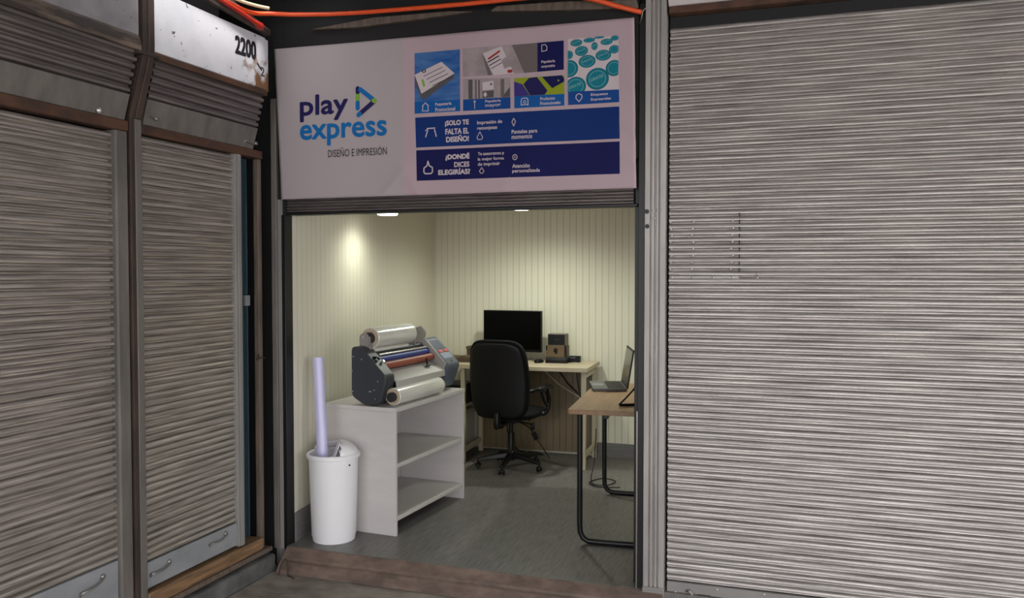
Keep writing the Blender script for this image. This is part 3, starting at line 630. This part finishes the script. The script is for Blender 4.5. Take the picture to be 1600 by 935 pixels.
mb = btext('¿DONDÉ', -1.774, -1.634, 2.196, 2.236, 4, .03); btext('DICES', -1.723, -1.635, 2.160, 2.188, 4, .03, mb); btext('ELEGIRÍAS?', -1.816, -1.631, 2.121, 2.156, 4, .03, mb)
obj('slogan', mb, I['white'], b2, smooth=False)
mb = btext('Te asesoramos p', -1.587, -1.440, 2.211, 2.233, 4, .016); btext('la mejor forma', -1.587, -1.440, 2.184, 2.205, 4, .016, mb); btext('de imprimir', -1.587, -1.462, 2.156, 2.179, 4, .016, mb)
obj('text_line', mb, I['white'], b2, smooth=False); mb = MB()
btext('Atención', -1.394, -1.300, 2.142, 2.163, 4, .016, mb); btext('personalizada', -1.394, -1.245, 2.113, 2.136, 4, .016, mb)
obj('text_line', mb, I['white'], b2, smooth=False)
obj('icon', bring([(-1.876, 2.198), (-1.882, 2.174), (-1.900, 2.162), (-1.900, 2.140), (-1.892, 2.132), (-1.858, 2.132), (-1.850, 2.140), (-1.850, 2.164), (-1.868, 2.174)], .0034, 4), I['white'], b2, smooth=False)
obj('icon', bring([(-1.565, 2.152), (-1.578, 2.133), (-1.570, 2.122), (-1.560, 2.122), (-1.552, 2.133)], .0018, 4), I['white'], b2, smooth=False)
mb = bell(-1.380, 2.198, .014, .015, 4, ri=.75); bbar((-1.38, 2.202), (-1.38, 2.194), .002, 4, mb)
obj('icon', mb, I['white'], b2, smooth=False)

# ---------------------------------------------------------------- ceiling lamps
def lamp(loc, label, watts, h=.172):
    t = thing('ceiling_lamp', label, 'lamp', loc, 0, 'round lamps on the shop ceiling')
    obj('housing', MB().lathe([(.001, .0), (.074, .0), (.080, -.01), (.080, -h), (.076, -h-.004), (.070, -h-.004), (.070, -h+.012)]), M['lampwhite'], t)
    obj('diffuser', MB().lathe([(.0698, -h+.007), (.0698, -h-.010), (.066, -h-.016), (.04, -h-.018), (.0005, -h-.018)]), M['glow'], t)
    ld = bpy.data.lights.new('lamp_light', 'SPOT'); ld.energy = watts*3; ld.spot_size = radians(165); ld.spot_blend = 1; ld.shadow_soft_size = .065; ld.color = (.96, 1.0, .88)
    lo = bpy.data.objects.new('lamp_light', ld); COL.objects.link(lo); lo.parent = t; lo.location = (0, 0, -h-.024)
    return t
lamp((-2.66, 1.02, 2.2), 'round white ceiling lamp over the laminating machine, near the left wall', LAMP_W*.58, .190)
lamp((-2.05, 2.10, 2.2), 'round white ceiling lamp in front of the monitor, right of the other lamp', LAMP_W*2.1, .094)
lamp((-.45, 1.75, 2.2), 'added ceiling lamp above the oak desk, unseen behind the pillar, to even the room light', LAMP_W*2.5, .05)  # added lamp, unseen from the camera, fills the room evenly

# ---------------------------------------------------------------- cabinet and laminator
CX, CY, CR = -2.262, .335, 85.8
cb = thing('shelf_cabinet', 'pale grey open cabinet with two shelves carrying the laminating machine', 'cabinet', (CX, CY, 0), CR)
L, D, H = .935, .52, .78
obj('top_panel', MB().box(-.004, L+.004, -.004, D, H-.026, H), M['whitelam'], cb, bevel=.002)
obj('side_panel', MB().box(0, .02, 0, D-.004, 0, H-.0262), M['whitelam'], cb, bevel=.0015)
obj('side_panel', MB().box(L-.02, L, 0, D-.004, 0, H-.0262), M['whitelam'], cb, bevel=.0015)
obj('back_or_shade_panel', MB().box(.0202, L-.0202, D-.02, D-.006, .085, H-.0262), M['whitelam'], cb)
obj('shelf', MB().box(.0202, L-.0202, .004, D-.0202, .412, .436), M['whitelam'], cb, bevel=.0015)
obj('shelf', MB().box(.0202, L-.0202, .004, D-.0202, .088, .112), M['whitelam'], cb, bevel=.0015)

lm = thing('laminating_machine', 'roll laminating machine with film rolls and coloured rollers on the pale cabinet', 'laminator', (CX+.025, CY-.022, .78), CR)
def rounded(poly, r=.02, n=5):
    out = []; k = len(poly)
    for i in range(k):
        p = Vector(poly[i][:2]); rr = poly[i][2] if len(poly[i]) > 2 else r; a = (Vector(poly[i-1][:2])-p); b = (Vector(poly[(i+1) % k][:2])-p)
        rr = min(rr, a.length*.45, b.length*.45); p0 = p+a.normalized()*rr; p1 = p+b.normalized()*rr
        for j in range(n+1): t = j/n; out.append(tuple(p0*(1-t)**2+p*2*t*(1-t)+p1*t*t))
    return out
side = rounded([(.345, .055, .03), (.345, .362, .03), (.272, .362, .035), (.098, .186, .02), (.104, .14, .015), (.138, .02, .03), (.19, .003, .03), (.26, .008, .03)])
obj('side_panel', MB().prism(side, .03, .135, 'x'), M['slate'], lm, bevel=.005)
for y, z in [(.33, .30), (.27, .285), (.34, .21), (.155, .155), (.335, .085), (.175, .045), (.215, .09), (.205, .09), (.18, .10)]:
    obj('screw', MB().cyl((.031, y, z), (.027, y, z), .0045, 10), M['rivet'], lm)
kn = MB().cyl((.085, .186, .286), (.085, .176, .296), .010, 14).box(.06, .075, .19, .215, .288, .302)
obj('toggle_switch', kn, M['blackplastic'], lm); obj('dial', MB().cyl((.105, .168, .264), (.105, .158, .274), .009, 14), M['rivet'], lm)
# far control housing
hs = rounded([(.33, .10, .03), (.33, .345, .02), (.255, .362, .03), (.072, .182, .015), (.075, .15, .012), (.125, .015, .02), (.25, .012, .03)])
ho = obj('control_housing', MB().prism(hs, .802, .975, 'x'), M['slate2'], lm, bevel=.006)
# frame for objects on the sloped face of the housing (t from nose upwards)
A0 = Vector((.072, .182)); A1 = Vector((.255, .362)); dv = (A1-A0).normalized(); nn = Vector((-dv[1], dv[0]))
def onslope(x0, x1, t0, t1, h=.003):
    p, q = A0+dv*t0+nn*-.001, A0+dv*t1+nn*-.001
    return MB().prism([tuple(p), tuple(q), tuple(q+nn*h), tuple(p+nn*h)], x0, x1, 'x')
obj('display', onslope(.822, .945, .140, .226), M['lcd'], ho, bevel=.001)
obj('button', onslope(.825, .868, .110, .132, .006), M['red'], ho, bevel=.002); obj('button', onslope(.905, .948, .110, .132, .006), M['red'], ho, bevel=.002)
obj('keypad', onslope(.822, .955, .055, .106, .002), mat('keypad_grey', (132, 142, 158), .4), ho, bevel=.001)
obj('keyhole', onslope(.885, .893, .02, .036, .003), M['blackplastic'], ho)
# grey inner plates and the roll brackets
fp = rounded([(.33, .05, .01), (.33, .43, .02), (.27, .45, .02), (.24, .40, .02), (.252, .365, .01), (.08, .186, .01), (.135, .06, .02)])
obj('inner_plate', MB().prism(fp, .780, .800, 'x'), M['grey_metal'], lm, bevel=.002)
obj('inner_plate', MB().prism(rounded([(.34, .06, .01), (.34, .345, .01), (.272, .345, .01), (.11, .18, .01), (.15, .06, .02)]), .137, .146, 'x'), M['grey_metal'], lm, bevel=.002)
nb = rounded([(.33, .33, .002), (.33, .435, .03), (.275, .445, .03), (.255, .40, .02), (.255, .33, .002)])
obj('bracket', MB().prism(nb, .098, .108, 'x').prism(nb[:0] or rounded([(.262, .34, .002), (.262, .42, .02), (.252, .42, .02), (.252, .34, .002)], .004), .098, .13, 'x'), M['grey_metal'], lm, bevel=.0015)
obj('bracket', MB().prism(nb, .665, .675, 'x'), M['grey_metal'], lm, bevel=.0015)
obj('thumb_screw', MB().cyl((.80, .29, .43), (.815, .29, .43), .006, 12).cyl((.097, .30, .415), (.092, .30, .415), .006, 12), M['rivet'], lm)
# film rolls
def roll(y, z, r, x0, x1):
    fr = obj('film_roll', MB().ring((x0, y, z), (x1, y, z), r, r*.62, 40), M['film'], lm, bevel=.003)
    obj('core', MB().ring((x0-.004, y, z), (x1+.004, y, z), r*.90, r*.58, 36) if False else MB().ring((x0-.003, y, z), (x0+.02, y, z), r*.93, r*.56, 36), M['core'], fr)
    obj('hub', MB().cyl((x0-.03, y, z), (x0+.05, y, z), r*.55, 24), M['darkplastic'], fr, bevel=.003); obj('hub', MB().cyl((x1-.05, y, z), (x1+.03, y, z), r*.5, 24), M['darkplastic'], fr, bevel=.003)
    return fr
roll(.275, .408, .066, .135, .61); roll(.082, .057, .054, .085, .67)
obj('guide_bar', MB().cyl((.146, .25, .332), (.55, .25, .332), .012, 14), M['film'], lm)
obj('chrome_rod', MB().cyl((.146, .222, .302), (.779, .222, .302), .008, 14), M['chrome'], lm)
obj('blue_roller', MB().cyl((.146, .225, .272), (.779, .225, .272), .022, 24), M['blueroll'], lm)
obj('red_roller', MB().cyl((.146, .19, .236), (.779, .19, .236), .025, 24), M['redroll'], lm, bevel=.003)
obj('feed_table', MB().prism([(.085, .148), (.092, .152), (.20, .206), (.20, .196), (.10, .140), (.095, .108), (.085, .108)], .146, .779, 'x'), M['tablegrey'], lm, bevel=.002)
obj('pressure_handle', MB().tube([(.66, .165, .236), (.645, .150, .20), (.64, .145, .192)], .007, 8).blob((.64, .142, .190), (.034, .010, .006), (2.5, 2.5)), M['blackplastic'], lm)
obj('back_cover', MB().prism(rounded([(.34, .04, .01), (.34, .33, .02), (.255, .33, .02), (.255, .04, .01)]), .146, .779, 'x'), M['slate'], lm, bevel=.003)
for x, y, h in [(.085, .22, .006), (.895, .19, .02), (.085, .27, .012), (.895, .25, .03)]: obj('foot', MB().cyl((x, y, 0), (x, y, h), .015, 14), M['blackplastic'], lm)

# ---------------------------------------------------------------- bin with the film tube
bn = thing('waste_bin', 'white plastic bin with a swing lid, against the wall in front of the cabinet', 'bin', (-2.602, .190, 0), 31)
obj('body', MB().lathe([(.001, .012), (.110, .012), (.118, .0), (.124, .0), (.127, .02), (.131, .03), (.146, .50), (.143, .50), (.124, .03), (.001, .022)]), M['plastic_white'], bn)
obj('rim', MB().lathe([(.1465, .498), (.150, .494), (.157, .496), (.160, .506), (.158, .518), (.150, .524), (.142, .518), (.142, .502)], close=True), M['plastic_white'], bn)
mb = MB(); nr, na = 12, 48
def dome(r, a): return (.149*r*cos(a), .149*r*sin(a), .520+.072*(1-r**3.2)**.8)
idx = {}
for i in range(nr+1):
    for k in range(na): mb.v.append(dome(i/nr, 2*pi*k/na))
for i in range(nr):
    for k in range(na):
        a = (k+.5)*2*pi/na; r = (i+.5)/nr; x, y = .149*r*cos(a), .149*r*sin(a)
        px, py = x*cos(.25)-y*sin(.25)*-1, y
        if x < .04 and r < .97 and not (r > .75 and y > .085): continue
        mb.f.append((i*na+k, i*na+(k+1) % na, (i+1)*na+(k+1) % na, (i+1)*na+k)); mb.mi.append(0)
obj('lid', mb, M['plastic_white'], bn, solid=.003)
obj('flap', MB().prism([(.034, .588), (.038, .586), (.002, .48), (-.09, .45), (-.092, .454), (-.004, .484)], -.085, .09, 'y'), M['plastic_white'], bn, bevel=.001)
obj('lid_pin', MB().cyl((.09, -.118, .465), (.093, -.123, .465), .005, 10), M['blackplastic'], bn)
tb = MB().ring((-2.650, .152, .43), (-2.712, .205, 1.085), .0325, .029, 28)
tag(obj('wire_scrap', MB().tube([(-2.745, -.17, -.116), (-2.735, -.16, -.06), (-2.715, -.145, -.03), (-2.70, -.15, -.06), (-2.69, -.165, -.115)], .004, 6, smooth_n=5).tube([(-2.69, -.165, -.115), (-2.66, -.18, -.112), (-2.63, -.19, -.116)], .004, 6, smooth_n=4), M['darkrust']), 'bent dark wire scrap on the ground at the foot of the dented left jamb', 'wire')
tag(obj('film_tube', tb, M['lilac']), 'tall lilac roll of film standing in the white bin', 'tube')

# ---------------------------------------------------------------- back desk
DX, DY, DR = -1.557, 2.315, 2.5
dk = thing('computer_desk', 'pale desk on cream legs at the back wall under the monitor', 'desk', (DX, DY, 0), DR)
obj('tabletop', MB().box(-1.36, 0, 0, .555, .795, .83), M['deskpale'], dk, bevel=.002)
for x, y in [(-.055, .03), (-.055, .50), (-1.085, .03), (-1.085, .50)]:
    obj('leg', MB().box(x, x+.036, y, y+.036, 0, .795), M['deskleg'], dk, bevel=.002)
obj('cross_rail', MB().box(-1.08, -1.055, .067, .499, .085, .125), M['deskleg'], dk, bevel=.002)
obj('cross_rail', MB().box(-.05, -.025, .067, .499, .085, .125), M['deskleg'], dk, bevel=.002)
obj('brace', MB().tube([(-.037, .11, .125), (-.037, .44, .0)], .008, 6) if False else MB().box(-.05, -.025, .067, .499, .74, .795), M['deskleg'], dk, bevel=.002)
obj('back_or_shade_panel', MB().box(-1.05, -.02, .535, .55, .03, .79), M['desk_shade'], dk)  # added panel, its dark brown stands for the desk's shadow on the wall
for z in (.055, .445): obj('lower_shelf', MB().box(-1.325, -1.0855, .02, .53, z, z+.02), M['deskpale'], dk, bevel=.002)
obj('end_panel', MB().box(-1.345, -1.3255, .02, .53, 0, .795), M['deskpale'], dk, bevel=.002)

def at_desk(x, y, z=0):   # point in desk space -> world
    c, s = cos(radians(DR)), sin(radians(DR)); return (DX+x*c-y*s, DY+x*s+y*c, z)
pc = thing('computer_tower', 'grey computer tower on the low shelf under the back desk', 'computer', at_desk(-1.19, .12, .075), DR)
obj('case', MB().box(-.08, .08, -.05, .35, 0, .33), M['pcgrey'], pc, bevel=.006)
obj('drive_bay', MB().box(.0805, .083, -.03, .05, .17, .29), M['blackplastic'], pc, bevel=.002); obj('front_bay', MB().box(-.05, .05, -.053, -.0505, .18, .28), M['blackplastic'], pc, bevel=.002)
pt = thing('printer', 'black printer on the upper shelf under the back desk', 'printer', at_desk(-1.20, .12, .465), DR)
obj('case', MB().prism(rounded([(-.06, 0, .01), (.33, 0, .01), (.33, .17, .02), (0, .17, .03), (-.06, .10, .02)]), -.10, .10, 'x'), M['darkplastic'], pt, bevel=.004)
obj('paper_tray', MB().box(-.085, .085, -.10, -.058, .03, .038), M['pcgrey'], pt, bevel=.002)

mn = thing('monitor', 'black widescreen monitor on the back desk behind the office chair', 'monitor', (-2.317, 2.72, .83), -2.5)
obj('stand', MB().blob((.0, .0, .006), (.13, .085, .006), (4, 4)).box(-.03, .03, .02, .035, .005, .22), mat('monitor_stand', (170, 166, 154), .35, .3), mn, bevel=.002)
mc = obj('casing', MB().box(-.27, .27, -.03, .005, .078, .436), M['blackplastic'], mn, bevel=.004)
obj('screen', MB().box(-.262, .262, -.032, -.0295, .10, .428), M['screen'], mn)
obj('back_bulge', MB().blob((0, .012, .25), (.16, .016, .11), (4, 3)), M['blackplastic'], mn)

kb = thing('keyboard', 'dark keyboard in front of the monitor, half hidden by the chair', 'keyboard', at_desk(-.79, .17, .83), 4)
obj('case', MB().prism([(-.07, 0), (.07, 0), (.07, .022), (-.07, .012)], -.21, .21, 'x'), M['blackplastic'], kb, bevel=.003)
mb = MB()
for r in range(5):
    for c in range(16):
        x = -.2+c*.025; y = -.06+r*.025; mb.box(x, x+.021, y, y+.021, .013+.0035*r, .019+.0035*r)
obj('keys', mb, M['laptop_dark'], kb)['kind'] = 'stuff'
ms = thing('mouse', 'small black computer mouse on the back desk left of the stacked boxes', 'mouse', at_desk(-.475, .30, .83), -15)
obj('shell', MB().blob((0, 0, .012), (.032, .055, .018), (2.4, 2.2), warp=lambda v: Vector((v.x, v.y, max(v.z, -.012)))), M['blackplastic'], ms)
obj('wheel', MB().cyl((-.004, .03, .028), (.004, .03, .028), .007, 12), M['darkplastic'], ms)
bx = at_desk(-.325, .36, .83)
base = thing('black_box', 'flat black box at the bottom of the small stack on the back desk', 'box', bx, DR)
obj('tray', MB().box(-.093, .093, -.065, .065, 0, .03), M['blackplastic'], base, bevel=.003); obj('lid', MB().box(-.09, .09, -.06, .06, .01602, .05), M['darkplastic'], base, bevel=.003)
car = thing('carton', 'brown box with a dark drop mark in the middle of the small stack', 'box', (bx[0], bx[1], .88), DR)
obj('case', MB().box(-.088, .088, -.055, .055, 0, .098), M['brown'], car, bevel=.003)
obj('mark', MB().blob((-.004, -.0565, .058), (.017, .0015, .02), (2, 2), warp=lambda v: Vector((v.x+(.01 if v.z < -.01 else 0)*v.z*-30, v.y, v.z*(1.5 if v.z < 0 else 1)))), M['blackplastic'], car)
obj('corner_band', MB().box(.07, .0895, -.0565, -.0552, .0, .098).box(-.0895, -.078, -.0565, -.0552, .06, .098), M['blackplastic'], car)
spk = thing('speaker', 'small black speaker on top of the brown box on the back desk', 'speaker', (bx[0]+.002, bx[1]+.005, .978), DR)
obj('case', MB().box(-.08, .08, -.045, .05, 0, .098), mat('speaker_case', (96, 88, 70), .5), spk, bevel=.003)
obj('front_grille', MB().box(-.076, .068, -.049, -.0452, .008, .094), M['blackplastic'], spk, bevel=.002)
obj('badge', MB().box(-.018, .018, -.0505, -.0495, .047, .055), M['darkplastic'], spk)
ch = thing('card_holder', 'small black card holder beside the stacked boxes on the back desk', 'holder', at_desk(-.195, .44, .83), DR)
obj('box', MB().box(-.05, .05, -.03, .03, 0, .006).box(-.05, .05, .024, .03, .0062, .05).box(-.05, -.044, -.03, .0238, .0062, .04).box(.044, .05, -.03, .0238, .0062, .04).box(-.0438, .0438, -.03, -.024, .0062, .034), M['blackplastic'], ch, bevel=.001)
obj('card', MB().box(-.042, .01, -.02, .02, .0064, .042), M['lcd'], ch)
ty = thing('wooden_tray', 'dark brown tray of odds and ends at the left end of the back desk', 'tray', at_desk(-1.13, .24, .83), DR)
obj('tray', MB().box(-.16, .13, -.09, .09, 0, .008).box(-.16, .13, -.09, -.08, .0082, .04).box(-.16, .13, .08, .09, .0082, .04).box(-.16, -.15, -.0798, .0798, .0082, .04).box(.12, .13, -.0798, .0798, .0082, .04), M['darkbrown'], ty, bevel=.002)
obj('contents', MB().blob((-.08, 0, .03), (.05, .05, .022), (2.5, 2.5)).blob((.03, .02, .03), (.06, .04, .022), (3, 3)), M['brown'], ty)
hb = thing('wooden_box', 'small brown box behind the chair at the left of the monitor', 'box', at_desk(-1.10, .45, .83), DR)
obj('case', MB().box(-.06, .06, -.05, .05, 0, .09), M['darkbrown'], hb, bevel=.003); obj('lid', MB().box(-.065, .065, -.055, .055, .0902, .115), M['brown'], hb, bevel=.003)

# cables
def cable(label, pts, r, m, n=6): return tag(obj('cable', MB().tube(pts, r, 6, smooth_n=n), m), label, 'cable')
cable('black cable slanting down in front of the brown shade panel under the back desk', [(-1.96, 2.80, .79), (-1.94, 2.80, .76), (-1.84, 2.80, .63), (-1.735, 2.80, .53), (-1.66, 2.80, .40)], .006, M['blackplastic'])
cable('thin white cable slanting down in front of the brown shade panel under the back desk', [(-2.10, 2.80, .79), (-2.06, 2.80, .745), (-1.93, 2.80, .63), (-1.74, 2.80, .52), (-1.66, 2.80, .47)], .004, M['white'])
cable('short black cable hanging nearly straight, right of the slanting ones under the back desk', [(-1.765, 2.80, .79), (-1.765, 2.80, .70), (-1.75, 2.80, .60), (-1.73, 2.80, .54)], .004, M['blackplastic'])
ad = thing('power_adapter', 'black power adapter dangling on its cable under the back desk', 'adapter', (-2.08, 2.6, .20), 25)
obj('brick', MB().box(-.02, .02, -.012, .012, -.035, .035, Matrix.Rotation(radians(-30), 4, 'Y')), M['blackplastic'], ad, bevel=.004)
obj('cord', rel(MB().tube([(-2.30, 2.6, .30), (-2.23, 2.58, .315), (-2.14, 2.59, .28), (-2.10, 2.6, .225)], .005, 6, smooth_n=5), ad), M['blackplastic'], ad)
obj('cord', rel(MB().tube([(-2.065, 2.6, .17), (-2.01, 2.62, .09), (-1.96, 2.64, .004)], .004, 6, smooth_n=5), ad), M['blackplastic'], ad)
for o in ad.children: o.rotation_euler = (0, 0, 0)
ad.rotation_euler = (0, 0, 0)
cable('black cable dropping from the back desk behind the chair arm', [(-2.19, 2.79, .79), (-2.20, 2.78, .6), (-2.17, 2.72, .4), (-2.15, 2.66, .31)], .005, M['blackplastic'])
cable('tangle of dark cable on the floor behind the chair base', [(-2.35, 2.62, .35), (-2.33, 2.64, .18), (-2.25, 2.66, .05), (-2.15, 2.68, .008), (-2.05, 2.75, .008), (-2.2, 2.8, .008), (-2.38, 2.76, .008), (-2.45, 2.65, .008), (-2.3, 2.58, .008)], .006, M['blackplastic'])
cable('grey cable looping down behind the chair column', [(-2.36, 2.7, .28), (-2.27, 2.72, .22), (-2.22, 2.7, .12), (-2.17, 2.68, .03), (-2.1, 2.66, .008)], .006, mat('grey_cable', (110, 106, 96), .5))
cable('black cable coiled on the floor by the back leg of the oak desk', [(-1.48, 2.3, .35), (-1.47, 2.2, .12), (-1.46, 2.05, .01), (-1.40, 1.9, .008), (-1.30, 1.92, .008), (-1.27, 2.05, .008), (-1.38, 2.1, .008), (-1.45, 1.95, .008), (-1.36, 1.84, .008), (-1.2, 1.88, .008)], .004, M['blackplastic'])

# ---------------------------------------------------------------- office chair
oc = thing('office_chair', 'black high-backed office chair with arms tucked under the back desk', 'chair', (-2.16, 2.2, 0), -4)
for k in range(5):
    a = radians(-83+72*k); M4 = Matrix.Rotation(a, 4, 'Z')
    lg = MB(); vs = []
    for x, w, z, h in [(.03, .028, .095, .045), (.12, .024, .088, .038), (.22, .02, .076, .028), (.275, .018, .068, .022)]:
        vs += [M4 @ Vector(p) for p in [(x, -w, z), (x, w, z), (x, w*.7, z+h), (x, -w*.7, z+h)]]
    fs = [(0, 1, 2, 3), (12, 13, 14, 15)]+[(4*i+j, 4*i+(j+1) % 4, 4*i+4+(j+1) % 4, 4*i+4+j) for i in range(3) for j in range(4)]
    lo = obj('leg', lg.add(vs, fs), M['blackplastic'], oc, bevel=.006)
    cs = MB(); t = Vector((-sin(a), cos(a), 0)); c = Vector((cos(a), sin(a), 0))*.268
    c.z = .028
    for s in (-1, 1):
        cs.cyl(c+t*s*.007, c+t*s*.024, .016, 20)
    cs.blob(tuple(c+Vector((0, 0, .012))), (.024, .024, .016), (2, 2.5), nu=16, nv=10)
    cs.cyl(c+Vector((0, 0, .03)), c+Vector((0, 0, .055)), .008, 10)
    obj('caster', cs, M['blackplastic'], lo, bevel=.003)
obj('column', MB().lathe([(.001, .08), (.042, .08), (.042, .145), (.03, .16), (.028, .30), (.018, .30), (.018, .41), (.001, .41)], seg=24), M['blackplastic'], oc)
obj('mechanism', MB().box(-.09, .09, -.12, .10, .395, .425).box(-.03, .03, -.25, -.1, .385, .41), M['blackplastic'], oc, bevel=.008)
obj('lever', MB().cyl((.05, -.02, .40), (.20, -.04, .385), .006, 8).blob((.205, -.04, .37), (.016, .016, .03), (3, 3)), M['blackplastic'], oc)
obj('seat', MB().blob((0, .03, .468), (.255, .25, .05), (4, 2.6), warp=lambda v: Vector((v.x, v.y, v.z*(1 if v.z < 0 else .75)-.03*max(0, v.y-.15)/.1*.5))), M['fabric'], oc)
def bk(v):
    w = 1-.09*max(0, v.z/.3)-.06*max(0, -v.z/.3)
    x = v.x*w; return Vector((x, v.y+.55*x*x+ -.10*(v.z+.1)-.25*max(0, v.z)**2-.02, v.z))
obj('backrest', MB().blob((0, -.235, .765), (.250, .038, .31), (7, 5), warp=bk, nu=56, nv=36), M['fabric'], oc)
obj('back_shell', MB().blob((0, -.256, .755), (.238, .022, .295), (7, 5), warp=bk, nu=48, nv=30), M['blackplastic'], oc)
obj('back_support', MB().tube([(0, -.20, .395), (0, -.29, .40), (0, -.285, .43), (0, -.28, .50)], [.03, .03, .03, .02], 10) , M['blackplastic'], oc)
for s in (-1, 1):
    a = MB().tube([(s*.215, -.17, .655), (s*.25, -.14, .672), (s*.275, -.06, .668), (s*.285, .02, .655)], .015, 10, smooth_n=5)
    a.tube([(s*.24, .05, .455), (s*.275, .07, .47), (s*.292, .09, .53), (s*.292, .085, .60), (s*.288, .05, .65)], .018, 10, smooth_n=5)
    a.tube([(s*.275, -.04, .662), (s*.285, -.02, .60), (s*.290, .03, .545), (s*.292, .08, .53)], .012, 10, smooth_n=5)
    ar = obj('armrest', a, M['blackplastic'], oc)
    obj('pad', MB().blob((s*.284, .02, .682), (.034, .145, .018), (3.5, 2.4), warp=lambda v: Vector((v.x, v.y, v.z-1.6*max(0, v.y-.06)**2*2))), M['blackplastic'], ar)

# ---------------------------------------------------------------- oak desk with the laptop
ok = thing('oak_desk', 'oak-topped desk on black tube legs at the right of the shop opening', 'desk', (-1.24, .517, 0), 5)
LD, WD = 1.23, 1.1
obj('tabletop', MB().prism(rounded([(0, 0), (WD, 0), (WD, LD), (0, LD)], .012, 3), .772, .80, 'z'), M['desk_oak'], ok, bevel=.002)
def frame(y):
    return MB().tube([(.065, y, .772), (.065, y, .12), (.068, y, .07), (.085, y, .035), (.115, y, .018), (.2, y, .0165), (WD-.2, y, .0165), (WD-.115, y, .018), (WD-.085, y, .035), (WD-.068, y, .07), (WD-.065, y, .12), (WD-.065, y, .772)], .0165, 12)
obj('leg_frame', frame(.045), M['blacksteel'], ok); obj('leg_frame', frame(LD-.06), M['blacksteel'], ok)
obj('under_rail', MB().box(.2, .23, .05, LD-.05, .745, .7718).box(WD-.23, WD-.2, .05, LD-.05, .745, .7718), M['blacksteel'], ok, bevel=.002)
lp = thing('laptop', 'open grey laptop on the oak desk with its screen to the right', 'laptop', (-1.215, 1.495, .80), 17)
hb_ = obj('base', MB().prism(rounded([(-.115, -.20), (.115, -.20), (.115, .20), (-.115, .20)], .015, 4), .002, .020, 'z'), M['laptop'], lp, bevel=.002)
mb = MB()
for r in range(6):
    for c in range(14):
        x = -.01+r*.0185; y = -.165+c*.0238; mb.box(x, x+.0155, y, y+.0205, .0202, .0225)
obj('keyboard', mb, M['laptop_dark'], hb_)['kind'] = 'stuff'
obj('touchpad', MB().box(-.105, -.03, -.06, .07, .0202, .0212), M['lcd'], hb_, bevel=.0005)
RS = Matrix.Translation((.116, 0, .018)) @ Matrix.Rotation(radians(9), 4, 'Y')
so = obj('screen_lid', MB().box(-.003, .006, -.20, .20, .0, .262, RS), M['laptop_dark'], lp, bevel=.002)
obj('screen', MB().box(-.0045, -.0032, -.19, .19, .018, .25, RS), M['laptop_screen'], so)
obj('hinge', MB().cyl((.117, -.15, .018), (.117, .15, .018), .007, 10), M['laptop_dark'], lp)
tsn = thing('tablet_stand', 'black wire stand holding a slim tablet near the front edge of the oak desk', 'stand', (-.965, .80, .80), 5)
obj('foot', MB().tube([(-.02, -.07, .007), (.07, -.03, .007), (.16, .01, .007)], .007, 8), M['blackplastic'], tsn)
obj('arm', MB().tube([(-.02, -.07, .009), (.03, -.01, .06), (.07, .03, .11), (.085, .045, .16), (.092, .05, .22)], .006, 8, smooth_n=4), M['blackplastic'], tsn)
obj('tablet', MB().box(-.005, .005, -.06, .06, .08, .24, Matrix.Translation((.098, .06, 0)) @ Matrix.Rotation(radians(10), 4, 'Y') @ Matrix.Rotation(radians(-50), 4, 'Z')), M['rail'], tsn, bevel=.003)
op = thing('desk_mouse', 'black mouse beside the tablet stand on the oak desk', 'mouse', (-.865, .93, .80), 40)
obj('shell', MB().blob((0, 0, .014), (.035, .055, .02), (2.4, 2.2), warp=lambda v: Vector((v.x, v.y, max(v.z, -.014)))), M['blackplastic'], op)
obj('wheel', MB().cyl((-.004, .03, .031), (.004, .03, .031), .007, 12), M['darkplastic'], op)
